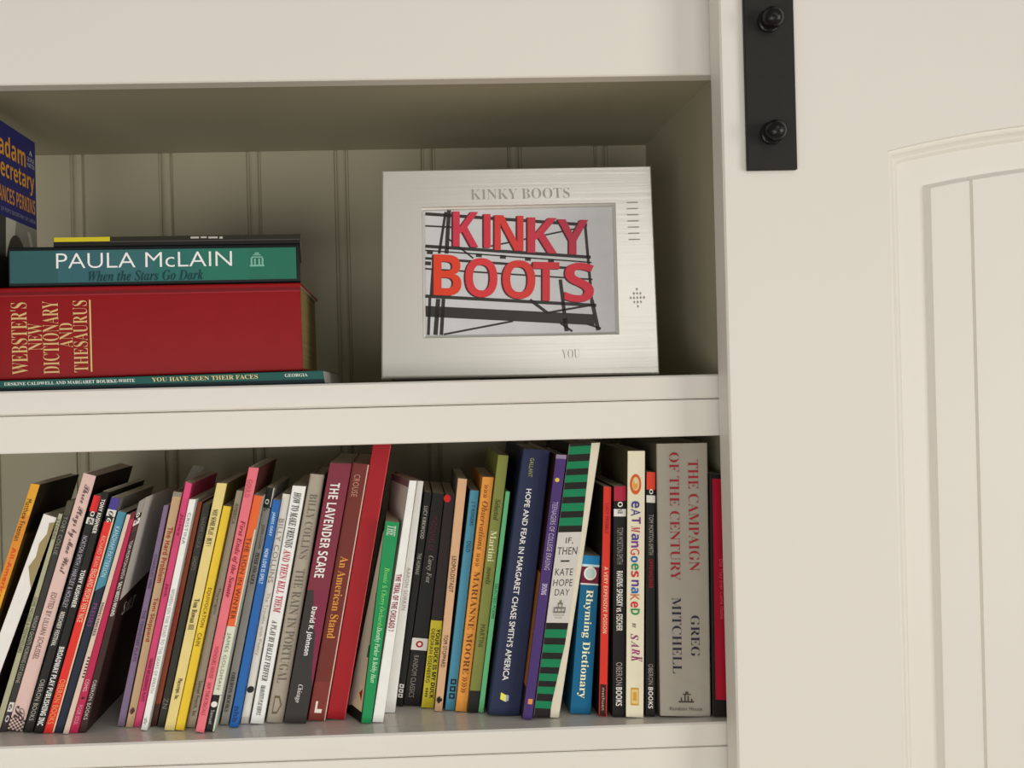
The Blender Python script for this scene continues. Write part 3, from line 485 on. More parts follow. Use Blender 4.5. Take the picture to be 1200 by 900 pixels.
('hardcover in green and black stripes with a white title panel', 'hardcover_book', [(0.1287, -0.3085), (0.1521, -0.3105), (0.1963, -0.0599), (0.1678, -0.0607)], 0.0265, 0.15, 0, 0, 'd6ceba', 'cfc8b8', '1a1a1a', 'cfc6b0', [], [('poly', [(0.0, 0.0), (0.7, 0.0), (0.703, 0.0087), (0.0, 0.0087)], '1c1a18'), ('poly', [(0.0, 0.0087), (0.703, 0.0087), (0.711, 0.0381), (0.0, 0.0381)], '0f7a4e'), ('poly', [(0.0, 0.0381), (0.711, 0.0381), (0.719, 0.0646), (0.0, 0.0646)], '1c1a18'), ('poly', [(0.0, 0.0646), (0.719, 0.0646), (0.727, 0.0911), (0.0, 0.0911)], '0f7a4e'), ('poly', [(0.0, 0.0911), (0.727, 0.0911), (0.734, 0.1147), (0.0, 0.1147)], '1c1a18'), ('poly', [(0.0, 0.1147), (0.734, 0.1147), (0.742, 0.1412), (0.0, 0.1412)], '0f7a4e'), ('poly', [(0.0, 0.1412), (0.742, 0.1412), (0.75, 0.1665), (0.0, 0.1665)], '1c1a18'), ('poly', [(0.0, 0.1665), (0.75, 0.1665), (0.758, 0.1942), (0.0, 0.1942)], '0f7a4e'), ('poly', [(0.0, 0.1942), (0.758, 0.1942), (0.765, 0.2177), (0.0, 0.2177)], '1c1a18'), ('poly', [(0.0, 0.2177), (0.765, 0.2177), (0.775, 0.2472), (0.0, 0.2472)], '0f7a4e'), ('poly', [(0.0, 0.2472), (0.775, 0.2472), (0.782, 0.2707), (0.0, 0.2707)], '1c1a18'), ('poly', [(0.0, 0.2707), (0.782, 0.2707), (0.791, 0.3002), (0.0, 0.3002)], '0f7a4e'), ('poly', [(0.0, 0.3002), (0.791, 0.3002), (0.798, 0.3237), (0.0, 0.3237)], '1c1a18'), ('poly', [(0.0, 0.3239), (0.798, 0.3239), (0.8, 0.354), (0.0, 0.354)], 'c9c5be'), ('poly', [(0.0, 0.354), (0.8, 0.354), (0.8, 0.384), (0.0, 0.384)], 'c9c5be'), ('poly', [(0.0, 0.384), (0.8, 0.384), (0.8, 0.4141), (0.0, 0.4141)], 'c9c5be'), ('poly', [(0.0, 0.4141), (0.8, 0.4141), (0.8, 0.4442), (0.0, 0.4442)], 'c9c5be'), ('poly', [(0.0, 0.4442), (0.8, 0.4442), (0.8, 0.4743), (0.0, 0.4743)], 'c9c5be'), ('poly', [(0.0, 0.4743), (0.8, 0.4743), (0.8, 0.5043), (0.0, 0.5043)], 'c9c5be'), ('poly', [(0.0, 0.5043), (0.8, 0.5043), (0.8, 0.5344), (0.0, 0.5344)], 'c9c5be'), ('poly', [(0.0, 0.5344), (0.8, 0.5344), (0.8, 0.5645), (0.0, 0.5645)], 'c9c5be'), ('poly', [(0.0, 0.5645), (0.8, 0.5645), (0.8, 0.5946), (0.0, 0.5946)], 'c9c5be'), ('poly', [(0.0, 0.5946), (0.8, 0.5946), (0.8, 0.6246), (0.0, 0.6246)], 'c9c5be'), ('poly', [(0.0, 0.6246), (0.8, 0.6246), (0.8, 0.6547), (0.0, 0.6547)], 'c9c5be'), ('poly', [(0.0, 0.6547), (0.8, 0.6547), (0.798, 0.6788), (0.0, 0.6788)], '1c1a18'), ('poly', [(0.0, 0.6788), (0.798, 0.6788), (0.794, 0.7095), (0.0, 0.7095)], '0f7a4e'), ('poly', [(0.0, 0.7095), (0.794, 0.7095), (0.791, 0.7342), (0.0, 0.7342)], '1c1a18'), ('poly', [(0.0, 0.7342), (0.791, 0.7342), (0.766, 0.7636), (0.0, 0.7636)], '0f7a4e'), ('poly', [(0.0, 0.7636), (0.766, 0.7636), (0.743, 0.7872), (0.0, 0.7872)], '1c1a18'), ('poly', [(0.0, 0.7872), (0.743, 0.7872), (0.719, 0.8166), (0.0, 0.8166)], '0f7a4e'), ('poly', [(0.0, 0.8166), (0.719, 0.8166), (0.703, 0.8402), (0.0, 0.8402)], '1c1a18'), ('poly', [(0.0, 0.8402), (0.703, 0.8402), (0.683, 0.8667), (0.0, 0.8667)], '0f7a4e'), ('poly', [(0.0, 0.8667), (0.683, 0.8667), (0.662, 0.8879), (0.0, 0.8879)], '1c1a18'), ('poly', [(0.0, 0.8879), (0.662, 0.8879), (0.639, 0.9138), (0.0, 0.9138)], '0f7a4e'), ('poly', [(0.0, 0.9138), (0.639, 0.9138), (0.616, 0.9403), (0.0, 0.9403)], '1c1a18'), ('poly', [(0.0, 0.9403), (0.616, 0.9403), (0.605, 0.9668), (0.0, 0.9668)], '0f7a4e'), ('poly', [(0.0, 0.9668), (0.605, 0.9668), (0.63, 1.0), (0.0, 1.0)], '1c1a18'), ('htext', 'IF,', 'R', '4a4844', 0.3429, 0.3679, 0.3, 0.56), ('htext', 'THEN', 'R', '4a4844', 0.3788, 0.4053, 0.06, 0.74), ('poly', [(0.22, 0.4265), (0.52, 0.4265), (0.52, 0.4318), (0.22, 0.4318)], '2a2826'), ('htext', 'KATE', 'R', '4a4844', 0.4567, 0.4817, 0.08, 0.7), ('htext', 'HOPE', 'R', '4a4844', 0.4957, 0.5207, 0.06, 0.74), ('htext', 'DAY', 'R', '4a4844', 0.5316, 0.5549, 0.16, 0.68), ('poly', [(0.2, 0.6126), (0.62, 0.6126), (0.62, 0.6189), (0.2, 0.6189)], '76726a'), ('poly', [(0.25, 0.597), (0.57, 0.597), (0.57, 0.6033), (0.25, 0.6033)], '76726a'), ('poly', [(0.32, 0.5814), (0.5, 0.5814), (0.5, 0.5877), (0.32, 0.5877)], '76726a'), ('poly', [(0.38, 0.5721), (0.44, 0.5721), (0.44, 0.5814), (0.38, 0.5814)], '76726a'), ('poly', [(0.2, 0.597), (0.24, 0.597), (0.24, 0.6189), (0.2, 0.6189)], '76726a'), ('poly', [(0.58, 0.597), (0.62, 0.597), (0.62, 0.6189), (0.58, 0.6189)], '76726a'), ('poly', [(0.33, 0.5877), (0.36, 0.5877), (0.36, 0.6126), (0.33, 0.6126)], '76726a'), ('poly', [(0.46, 0.5877), (0.49, 0.5877), (0.49, 0.6126), (0.46, 0.6126)], '76726a'), ('htext', 'RANDOM', 'R', '6a665e', 0.6235, 0.6298, 0.22, 0.6), ('htext', 'HOUSE', 'R', '6a665e', 0.6329, 0.6391, 0.28, 0.54)], []),
('short teal dictionary paperback with cream title and red badge band', 'paperback_book', [(0.1631, -0.3091), (0.1824, -0.3105), (0.1946, -0.1653), (0.1784, -0.1637)], 0.0332, 0.11, 0, 0, '0f6088', '0e4a68', '0e4a68', 'cfc6b0', [(0.055, '1c7cb0'), (0.07, 'c8dce0'), (0.175, '6a1c34'), (0.185, 'd8d4cc'), (1, '0f6088')], [('disc', 0.0688, 0.1552, 0.5, 'e0dcd4'), ('disc', 0.0796, 0.1444, 0.5, 'b8ccc8')], [('Rhyming Dictionary', 'SB', 'f0e8c4', 0.2146, 0.9001, 0.5, 0.48)]),
('slim red paperback with a dark box at its foot beside the teal dictionary', 'paperback_book', [(0.1882, -0.3096), (0.1956, -0.3105), (0.2051, -0.101), (0.1979, -0.1)], 0.0248, 0.128, 0, 0, 'd03428', 'd03428', '1e1b18', 'cfc6b0', [], [('rect', 0.8609, 0.9985, 0.1, 0.85, '3a1c18')], [('LUCY PREBBLE', 'R', '8c241c', 0.0725, 0.2027, 0.5, 0.45), ('A VERY EXPENSIVE POISON', 'B', 'f0b8a0', 0.3477, 0.6378, 0.5, 0.5), ('methuen', 'R', 'c0a090', 0.8758, 0.9725, 0.5, 0.4)]),
('black paperback with crimson top above white logo squares, left of the cream spine', 'paperback_book', [(0.2002, -0.3099), (0.2116, -0.3105), (0.2181, -0.1003), (0.2068, -0.1)], 0.0218, 0.128, 0, 0, '1b1a18', '1b1a18', '1b1a18', 'cfc6b0', [(0.063, 'a8243c'), (0.098, '161514'), (0.13, 'e0dcd4'), (1, '1b1a18')], [], [('O', 'B', 'e4e0d8', 0.0666, 0.0888, 0.5, 0.4), ('NB', 'R', '4a4844', 0.0962, 0.1185, 0.5, 0.4), ('TOM MORTON-SMITH', 'R', '8c8a84', 0.1777, 0.3368, 0.5, 0.5), ('RAVENS: SPASSKY vs. FISCHER', 'B', 'dcd8d0', 0.3665, 0.6256, 0.5, 0.5), ('OBERON', 'R', '9c9890', 0.7625, 0.8625, 0.5, 0.5), ('BOOKS', 'B', 'dcd8d0', 0.8699, 0.9513, 0.5, 0.5)]),
('cream paperback with multicoloured hand-drawn title letters and orange doodle', 'paperback_book', [(0.2119, -0.3092), (0.2279, -0.3105), (0.2354, -0.0682), (0.2195, -0.0678)], 0.0183, 0.128, 0, 0, 'e0dac0', 'e0dac0', '4c4636', 'cfc6b0', [], [('poly', [(0.79, 0.125), (0.77, 0.1384), (0.713, 0.1501), (0.625, 0.1589), (0.517, 0.1635), (0.403, 0.1635), (0.295, 0.1589), (0.207, 0.1501), (0.15, 0.1384), (0.13, 0.125), (0.15, 0.1116), (0.207, 0.0999), (0.295, 0.0911), (0.403, 0.0865), (0.517, 0.0865), (0.625, 0.0911), (0.713, 0.0999), (0.77, 0.1116)], 'd0602c'), ('poly', [(0.67, 0.1234), (0.658, 0.1322), (0.623, 0.1399), (0.57, 0.1456), (0.505, 0.1486), (0.435, 0.1486), (0.37, 0.1456), (0.317, 0.1399), (0.282, 0.1322), (0.27, 0.1234), (0.282, 0.1146), (0.317, 0.1069), (0.37, 0.1012), (0.435, 0.0981), (0.505, 0.0981), (0.57, 0.1012), (0.623, 0.1069), (0.658, 0.1146)], 'd6c494'), ('poly', [(0.58, 0.1266), (0.572, 0.1326), (0.55, 0.1379), (0.515, 0.1419), (0.473, 0.144), (0.427, 0.144), (0.385, 0.1419), (0.35, 0.1379), (0.328, 0.1326), (0.32, 0.1266), (0.328, 0.1206), (0.35, 0.1153), (0.385, 0.1113), (0.427, 0.1092), (0.473, 0.1092), (0.515, 0.1113), (0.55, 0.1153), (0.572, 0.1206)], 'd89a38'), ('poly', [(0.55, 0.1154), (0.545, 0.1181), (0.531, 0.1205), (0.51, 0.1223), (0.484, 0.1233), (0.456, 0.1233), (0.43, 0.1223), (0.409, 0.1205), (0.395, 0.1181), (0.39, 0.1154), (0.395, 0.1126), (0.409, 0.1102), (0.43, 0.1084), (0.456, 0.1075), (0.484, 0.1075), (0.51, 0.1084), (0.531, 0.1102), (0.545, 0.1126)], 'd6d0a0'), ('poly', [(0.26, 0.8894), (0.72, 0.8894), (0.72, 0.9551), (0.26, 0.9551)], 'c8943c'), ('poly', [(0.31, 0.8958), (0.67, 0.8958), (0.67, 0.9487), (0.31, 0.9487)], 'dcc47c'), ('poly', [(0.38, 0.9054), (0.6, 0.9054), (0.6, 0.9375), (0.38, 0.9375)], 'c89a48')], [('e', 'B', '3a3a86', 0.1883, 0.214, 0.45, 0.46), ('A', 'R', '3a3a86', 0.2182, 0.2439, 0.47000000000000003, 0.54), ('T', 'B', '6a3a7c', 0.2481, 0.2738, 0.51, 0.5), ('M', 'SI', 'b8303c', 0.2827, 0.3067, 0.47000000000000003, 0.5), ('a', 'B', '4a3a8a', 0.3106, 0.3346, 0.45, 0.42), ('n', 'B', '7a3a8c', 0.3385, 0.3626, 0.43, 0.42), ('G', 'R', 'c43a34', 0.3665, 0.3905, 0.45, 0.5), ('o', 'B', '2c60a8', 0.3944, 0.4184, 0.41000000000000003, 0.4), ('e', 'B', '2c8a50', 0.4223, 0.4464, 0.45, 0.42), ('s', 'B', 'c4383c', 0.4503, 0.4743, 0.45, 0.44), ('n', 'B', '5a3a8a', 0.4845, 0.5077, 0.47000000000000003, 0.42), ('a', 'B', '2c66b0', 0.5114, 0.5346, 0.45, 0.42), ('K', 'R', 'd0662c', 0.5384, 0.5615, 0.45, 0.52), ('e', 'B', 'c8343c', 0.5653, 0.5884, 0.43, 0.42), ('D', 'B', '2c8a4a', 0.5922, 0.6154, 0.48, 0.5), ('BY', 'SI', '5a5448', 0.6458, 0.6651, 0.42, 0.2), ('S', 'SI', '8a2468', 0.6865, 0.7099, 0.45, 0.44), ('A', 'SI', '8a2468', 0.7137, 0.7371, 0.5, 0.44), ('R', 'SI', 'a0287a', 0.741, 0.7644, 0.53, 0.44), ('K', 'SI', '8a2468', 0.7682, 0.7916, 0.5900000000000001, 0.6)]),
('narrow black paperback with orange-red top, beside the thick grey hardcover', 'paperback_book', [(0.2302, -0.3098), (0.2388, -0.3105), (0.2447, -0.088), (0.2366, -0.0874)], 0.0196, 0.128, 0, 0, '1c1b19', '1c1b19', '1c1b19', 'cfc6b0', [(0.072, 'dc4430'), (0.095, '161514'), (0.125, 'dcd8d0'), (1, '1c1b19')], [], [('O', 'B', 'e4e0d8', 0.0689, 0.0899, 0.5, 0.4), ('TOM MORTON-SMITH', 'R', 'a09c94', 0.1736, 0.3377, 0.5, 0.5), ('OPPENHEIMER', 'B', '8c2420', 0.3551, 0.4738, 0.5, 0.45), ('OBERON', 'R', '9c9890', 0.7845, 0.8682, 0.5, 0.5), ('BOOKS', 'B', 'dcd8d0', 0.8787, 0.966, 0.5, 0.5)]),
('thick silver-grey hardcover with thin red and dark capitals in two columns', 'hardcover_book', [(0.2426, -0.3082), (0.289, -0.3105), (0.2921, -0.0622), (0.2453, -0.0617)], 0.0154, 0.165, 0, 0, 'a09a8e', '8e887e', '5a544c', 'cfc6b0', [], [('htext', 'Random House', 'R', '5a5448', 0.9656, 0.9781, 0.18, 0.82), ('poly', [(0.36, 0.9437), (0.66, 0.9437), (0.66, 0.9499), (0.36, 0.9499)], '4a463c'), ('poly', [(0.4, 0.9311), (0.43, 0.9311), (0.43, 0.9468), (0.4, 0.9468)], '4a463c'), ('poly', [(0.47, 0.9218), (0.5, 0.9218), (0.5, 0.9468), (0.47, 0.9468)], '4a463c'), ('poly', [(0.53, 0.9249), (0.56, 0.9249), (0.56, 0.9468), (0.53, 0.9468)], '4a463c'), ('poly', [(0.6, 0.9343), (0.63, 0.9343), (0.63, 0.9468), (0.6, 0.9468)], '4a463c'), ('poly', [(0.44, 0.9171), (0.6, 0.9171), (0.6, 0.9218), (0.44, 0.9218)], '4a463c'), ('poly', [(0.49, 0.9092), (0.55, 0.9092), (0.55, 0.9171), (0.49, 0.9171)], '4a463c')], [('THE CAMPAIGN', 'SL', 'a02430', 0.061, 0.4679, 0.7, 0.2), ('OF THE CENTURY', 'SL', 'a02430', 0.0329, 0.5023, 0.33, 0.19), ('GREG', 'SL', '2c2c3c', 0.6307, 0.7809, 0.7, 0.17), ('MITCHELL', 'SL', '2c2c3c', 0.5649, 0.8435, 0.34, 0.18)]),
('black paperback with a red panel, wedged against the right end of the shelf', 'paperback_book', [(0.2898, -0.3091), (0.3054, -0.3105), (0.3054, -0.0911), (0.2924, -0.0898)], 0.0122, 0.13, 0, 0, '171412', '171412', '171412', 'cfc6b0', [], [('rect', 0.0194, 0.9313, 0.17, 0.82, 'a40e2a')], [('Did They Ever Come Home', 'R', 'e06070', 0.3504, 0.5968, 0.62, 0.3)])]
PIC_BARS = [((0.042, 0.1623), (0.1984, 0.148), 0.0024), ((0.0416, 0.1502), (0.0684, 0.1482), 0.0012), ((0.0411, 0.1299), (0.2002, 0.1155), 0.0024), ((0.041, 0.1258), (0.2009, 0.1103), 0.00103), ((0.0408, 0.1179), (0.2005, 0.1031), 0.00188), ((0.0405, 0.1075), (0.2008, 0.0934), 0.0012), ((0.0398, 0.0805), (0.203, 0.0678), 0.0024), ((0.0394, 0.0657), (0.2005, 0.0537), 0.00787), ((0.065, 0.1665), (0.0613, 0.1221), 0.00291), ((0.0617, 0.1638), (0.0542, 0.1222), 0.00188), ((0.1965, 0.1471), (0.1989, 0.0733), 0.00205), ((0.1989, 0.0733), (0.2035, 0.0434), 0.00291), ((0.1697, 0.0941), (0.1721, 0.0594), 0.00257), ((0.1722, 0.0558), (0.1734, 0.0432), 0.00308), ((0.1676, 0.0514), (0.1787, 0.043), 0.00154), ((0.0441, 0.0786), (0.0417, 0.0426), 0.00205), ((0.052, 0.0775), (0.0484, 0.0425), 0.00308), ((0.057, 0.0774), (0.054, 0.0423), 0.00257), ((0.0476, 0.1077), (0.0451, 0.0804), 0.00171), ((0.0563, 0.0428), (0.1227, 0.0542), 0.00137), ((0.1395, 0.0747), (0.1557, 0.0616), 0.00223), ((0.1557, 0.0616), (0.1986, 0.0683), 0.00154), ((0.1043, 0.1286), (0.1874, 0.1445), 0.0012), ((0.0635, 0.1368), (0.0869, 0.1169), 0.0012), ((0.1932, 0.0499), (0.2062, 0.0451), 0.00137), ((0.0425, 0.1239), (0.0482, 0.1235), 0.00274), ((0.0895, 0.12), (0.0952, 0.1195), 0.00274), ((0.1126, 0.1179), (0.1183, 0.1174), 0.00274), ((0.1366, 0.1153), (0.1423, 0.1148), 0.00274), ((0.1588, 0.1132), (0.1645, 0.1127), 0.00274), ((0.0405, 0.113), (0.0461, 0.1125), 0.00274)]
PIC_LETTERS = [('K', (0.0678, 0.1293), (0.0921, 0.1278), (0.0934, 0.163), (0.0689, 0.1642), 'c83c50'), ('I', (0.0975, 0.1274), (0.1039, 0.127), (0.1051, 0.1607), (0.0987, 0.161), 'cc3a48'), ('N', (0.1077, 0.1248), (0.1355, 0.1232), (0.137, 0.1583), (0.109, 0.1597), 'd2403e'), ('K', (0.1394, 0.1216), (0.1677, 0.1199), (0.1694, 0.1554), (0.1409, 0.1568), 'c43c4c'), ('Y', (0.1682, 0.1196), (0.1978, 0.1178), (0.1997, 0.1529), (0.1699, 0.1543), 'b83a50'), ('B', (0.0477, 0.0815), (0.0742, 0.0798), (0.0755, 0.1203), (0.0489, 0.1216), 'd8452e'), ('O', (0.078, 0.0791), (0.1086, 0.0772), (0.1101, 0.1161), (0.0793, 0.1176), 'd23e42'), ('O', (0.1135, 0.0769), (0.1448, 0.0749), (0.1465, 0.1131), (0.115, 0.1147), 'd0403c'), ('T', (0.1426, 0.0742), (0.1677, 0.0727), (0.1696, 0.111), (0.1443, 0.1122), 'c83c44'), ('S', (0.1727, 0.0722), (0.2008, 0.0704), (0.203, 0.1096), (0.1746, 0.111), 'd03a48')]
# ---------------------------------------------------------------- the setting
ZR, ZL, ZB, ZLOW = 0.2682, -0.0214, -0.0549, -0.3109      # rail underside, nosing line, fascia underside, lower shelf top
DEEP, XR, XL = 0.286, 0.3060, -1.00
FZ = -1.35
b = MB(); b.box((-3.0, -4.2, FZ - 0.04), (3.2, 0.40, FZ), floor_material())
tag(b.build('floor'), 'brown oak floor of the room below the bookcase', 'floor', kind='structure')
b = MB(); b.box((-3.0, 0.36, FZ), (3.2, 0.40, 1.5), PLASTER)
tag(b.build('wall_back'), 'plain plaster wall behind the white bookcase', 'wall', kind='structure')

# ---------------------------------------------------------------- bookcase
case = empty('bookcase', (-0.35, 0.15, FZ))
tag(case, 'white built-in bookcase with beadboard back and two visible shelves of books', 'bookcase')

b = MB(); b.box((XL - 0.02, 0.0, ZR), (XR + 0.10, 0.019, 0.62), PAINT, 0.0012); b.build('top_rail', case)
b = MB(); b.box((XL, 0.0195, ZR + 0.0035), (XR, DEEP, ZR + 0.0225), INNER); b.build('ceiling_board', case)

def shelf(z, name):
    s = empty(name, (-0.35, 0.15, z))
    m = MB(); m.box((XL, 0.0, z + ZL), (XR + 0.10, 0.0202, z), SHELF_PAINT, 0.0016)
    m.box((XL, 0.0195, z + ZL), (XR - 0.0005, DEEP - 0.0006, z - 0.0001), SHELF_PAINT)
    m.build('shelf_board', s)
    m = MB(); m.box((XL, 0.0009, z + ZB), (XR + 0.10, 0.0195, z + ZL - 0.0007), PAINT, 0.0008)
    m.build('fascia', s)
    attach(s, case)
    return s
shelf(0.0, 'shelf'); shelf(ZLOW, 'shelf')
b = MB(); b.box((XL - 0.02, 0.0009, FZ), (XR + 0.10, 0.019, ZLOW + ZB - 0.001), PAINT); b.build('base_panel', case)
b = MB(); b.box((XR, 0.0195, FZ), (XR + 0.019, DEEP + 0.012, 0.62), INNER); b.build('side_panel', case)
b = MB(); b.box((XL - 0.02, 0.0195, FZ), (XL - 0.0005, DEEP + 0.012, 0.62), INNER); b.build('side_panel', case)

# beadboard back: flat boards with a bead between two quirks, one continuous moulded panel
b = MB()
prof = [(XL, 0.0)]
step = 0.1010
k0 = -0.3530
i = math.ceil((XL + 0.02 - k0) / step)
while k0 + i * step < XR - 0.02:
    c = k0 + i * step
    prof += [(c - 0.0085, 0), (c - 0.0075, 0.0026), (c - 0.0055, 0.0030), (c - 0.0045, 0.0008), (c - 0.0025, -0.0002), (c, -0.0006),
             (c + 0.0025, -0.0002), (c + 0.0045, 0.0008), (c + 0.0055, 0.0030), (c + 0.0075, 0.0026), (c + 0.0085, 0)]
    i += 1
prof.append((XR, 0.0))
lo = [b.vert((x, DEEP + d, FZ)) for x, d in prof]
hi = [b.vert((x, DEEP + d, 0.62)) for x, d in prof]
for j in range(len(prof) - 1):
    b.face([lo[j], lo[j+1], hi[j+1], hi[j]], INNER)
l2 = [b.vert((x, DEEP + 0.011, z)) for z in (FZ, 0.62) for x in (XL, XR)]
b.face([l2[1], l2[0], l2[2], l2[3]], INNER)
b.build('beadboard_back', case)

# ---------------------------------------------------------------- sliding barn door
DY, DT, DX = -0.0364, 0.0284, 0.2964
DW = 0.73
door = empty('barn_door', (DX + DW / 2, DY + DT / 2, FZ + 0.02))
tag(door, 'white sliding barn door with arched recessed panel and black iron hanger strap', 'door')
xl, xr, zb = 0.4405, DX + DW - (0.4405 - DX), -0.86
RAD, XC = 0.98, (0.4405 + DX + DW - (0.4405 - DX)) / 2
zc = 0.1893 - math.sqrt(RAD * RAD - (xl - XC) ** 2)
NA = 40
def loop(n, d):
    x0, x1 = xl + n, xr - n
    pts = [(x0 + (x1 - x0) * i / NA) for i in range(NA + 1)]
    L = [(x, DY + d, zc + math.sqrt((RAD - n) ** 2 - (x - XC) ** 2)) for x in pts]
    return L + [(x1, DY + d, zb + n), (x0, DY + d, zb + n)]
b = MB()
outer = loop(0, 0.0)
ztop, zbot = 0.62, FZ + 0.02
rim = [(outer[i][0], DY, ztop) for i in range(NA + 1)] + [(xr, DY, zbot), (xl, DY, zbot)]
oi = [b.vert(p) for p in outer]; ri = [b.vert(p) for p in rim]
for i in range(NA): b.face([oi[i], oi[i+1], ri[i+1], ri[i]], PAINT)
b.face([ri[-1], ri[-2], oi[-2], oi[-1]], PAINT)
e = 0.0016
dl, dr = DX + e, DX + DW - e
b.poly([(dl, DY, zbot), (xl, DY, zbot), outer[-1], outer[0], (xl, DY, ztop), (dl, DY, ztop)], PAINT)
b.poly([(xr, DY, zbot), (dr, DY, zbot), (dr, DY, ztop), (xr, DY, ztop), outer[NA], outer[-2]], PAINT)
b.poly([(DX, DY + e, zbot), (dl, DY, zbot), (dl, DY, ztop), (DX, DY + e, ztop)], PAINT)
b.poly([(dr, DY, zbot), (DX + DW, DY + e, zbot), (DX + DW, DY + e, ztop), (dr, DY, ztop)], PAINT)
b.poly([(DX, DY + DT, zbot), (DX, DY + e, zbot), (DX, DY + e, ztop), (DX, DY + DT, ztop)], PAINT)
b.poly([(DX + DW, DY + e, zbot), (DX + DW, DY + DT, zbot), (DX + DW, DY + DT, ztop), (DX + DW, DY + e, ztop)], PAINT)
b.poly([(DX, DY + DT, zbot), (DX, DY + DT, ztop), (DX + DW, DY + DT, ztop), (DX + DW, DY + DT, zbot)], PAINT)
b.poly([(DX, DY + e, ztop), (dl, DY, ztop), (dr, DY, ztop), (DX + DW, DY + e, ztop), (DX + DW, DY + DT, ztop), (DX, DY + DT, ztop)], PAINT)
b.poly([(DX, DY + e, zbot), (DX, DY + DT, zbot), (DX + DW, DY + DT, zbot), (DX + DW, DY + e, zbot), (dr, DY, zbot), (dl, DY, zbot)], PAINT)
b.build('door_slab', door)
# moulding swept round the opening
b = MB()
sec = [(0, 0), (0.0006, 0.0026), (0.0022, 0.0028), (0.0040, 0.0036), (0.0060, 0.0060), (0.0078, 0.0074), (0.0092, 0.0072), (0.0104, 0.0082), (0.0120, 0.0100), (0.0355, 0.0112)]
prev = None
for n, d in sec:
    cur = [b.vert(p) for p in loop(n, d)]
    if prev:
        M = len(cur)
        for i in range(M):
            b.face([prev[i], cur[i], cur[(i+1) % M], prev[(i+1) % M]][::-1], PAINT)
    prev = cur
b.build('panel_moulding', door)
# raised field of grooved planks
b = MB()
n0, nb = 0.0355, 0.0042
xs = [xl + n0 + nb]
gw = 0.0030
g = xl + n0 + 0.0400
while g < xr - n0 - 0.02:
    xs += [g - gw * .5, g - gw * .15, g + gw * .15, g + gw * .5]; g += 0.0875
xs.append(xr - n0 - nb)
# refine between grooves so that the arched top stays smooth
full = []
for a, c in zip(xs, xs[1:]):
    k = max(1, int((c - a) / 0.015))
    full += [a + (c - a) * i / k for i in range(k)]
full.append(xs[-1])
def gd(x):
    g = xl + n0 + 0.0400
    while g < xr - n0 - 0.02:
        if abs(x - g) < gw * .3: return 0.0028
        g += 0.0875
    return 0.0
FD = 0.0058
top = lambda x, n: zc + math.sqrt((RAD - n) ** 2 - (x - XC) ** 2)
lo = [b.vert((x, DY + FD + gd(x), zb + n0 + nb)) for x in full]
hi = [b.vert((x, DY + FD + gd(x), top(x, n0 + nb))) for x in full]
for i in range(len(full) - 1): b.face([lo[i], lo[i+1], hi[i+1], hi[i]], PAINT)
fx = lambda x: xl + n0 + (x - (xl + n0 + nb)) * (xr - xl - 2*n0) / (xr - xl - 2*n0 - 2*nb)
ot = [b.vert((fx(x), DY + 0.0112, top(fx(x), n0))) for x in full]
for i in range(len(full) - 1): b.face([hi[i], hi[i+1], ot[i+1], ot[i]], PAINT)
ob = [b.vert((fx(x), DY + 0.0112, zb + n0)) for x in full]
for i in range(len(full) - 1): b.face([ob[i], ob[i+1], lo[i+1], lo[i]], PAINT)
b.face([ob[0], lo[0], hi[0], ot[0]], PAINT)
b.face([lo[-1], ob[-1], ot[-1], hi[-1]], PAINT)
b.build('plank_panel', door)
# hanger strap with its two bolts
b = MB(); b.box((0.3162, DY - 0.0052, 0.1736), (0.3592, DY - 0.0002, 0.60), IRON, 0.0006)
st = b.build('hanger_strap', door)
for z in (0.2046, 0.3006):
    b = MB()
    b.lathe([(0.0098, 0), (0.0098, 0.0016), (0.0090, 0.0022), (0.0074, 0.0024), (0.0074, 0.0060), (0.0078, 0.0066), (0.0090, 0.0076),
             (0.0093, 0.0098), (0.0090, 0.0118), (0.0080, 0.0142), (0.0064, 0.0162), (0.0042, 0.0176), (0.0016, 0.0183)],
            (0.3372, DY - 0.0053, z), (0, -1, 0), IRON_GLOSS, 28)
    o = b.build('bolt', st, smooth=True)

# ---------------------------------------------------------------- framed picture
TH = R(9.4)
FO = Vector((0.0, 0.05, 0.003)); FU = Vector((0, math.sin(TH), math.cos(TH))); FN = Vector((0, math.cos(TH), -math.sin(TH)))
def fp(s, t, d=0.0): return FO + Vector((s, 0, 0)) + FU * t + FN * d
METAL = new_mat('brushed_silver_metal', (0.70, 0.68, 0.62), 0.30, 0.5, 0.42)
def brushed(m):
    nt = m.node_tree; bs = nt.nodes['Principled BSDF']
    tc = nt.nodes.new('ShaderNodeTexCoord'); mp = nt.nodes.new('ShaderNodeMapping')
    mp.inputs['Scale'].default_value = (3, 30, 420)
    n = nt.nodes.new('ShaderNodeTexNoise'); n.inputs['Scale'].default_value = 1.0; n.inputs['Detail'].default_value = 2
    k = nt.nodes.new('ShaderNodeBump'); k.inputs['Strength'].default_value = 0.25; k.inputs['Distance'].default_value = 0.0004
    nt.links.new(tc.outputs['Object'], mp.inputs['Vector']); nt.links.new(mp.outputs['Vector'], n.inputs['Vector'])
    nt.links.new(n.outputs['Fac'], k.inputs['Height']); nt.links.new(k.outputs['Normal'], bs.inputs['Normal'])
brushed(METAL)
ENGRAVE = new_mat('engraved_metal', (0.42, 0.40, 0.35), 0.5, 0.4, 0.5)
fr = empty('picture_frame', (0.13, 0.09, 0.0))
tag(fr, 'silver metal picture frame with photo of red sign letters, on the upper shelf', 'picture frame')
OUT = [(-0.0034, 0.0016), (0.2581, -0.0008), (0.2630, 0.2048), (0.0014, 0.2046)]
INN = [(0.0387, 0.0404), (0.2201, 0.0398), (0.2240, 0.1660), (0.0405, 0.1650)]
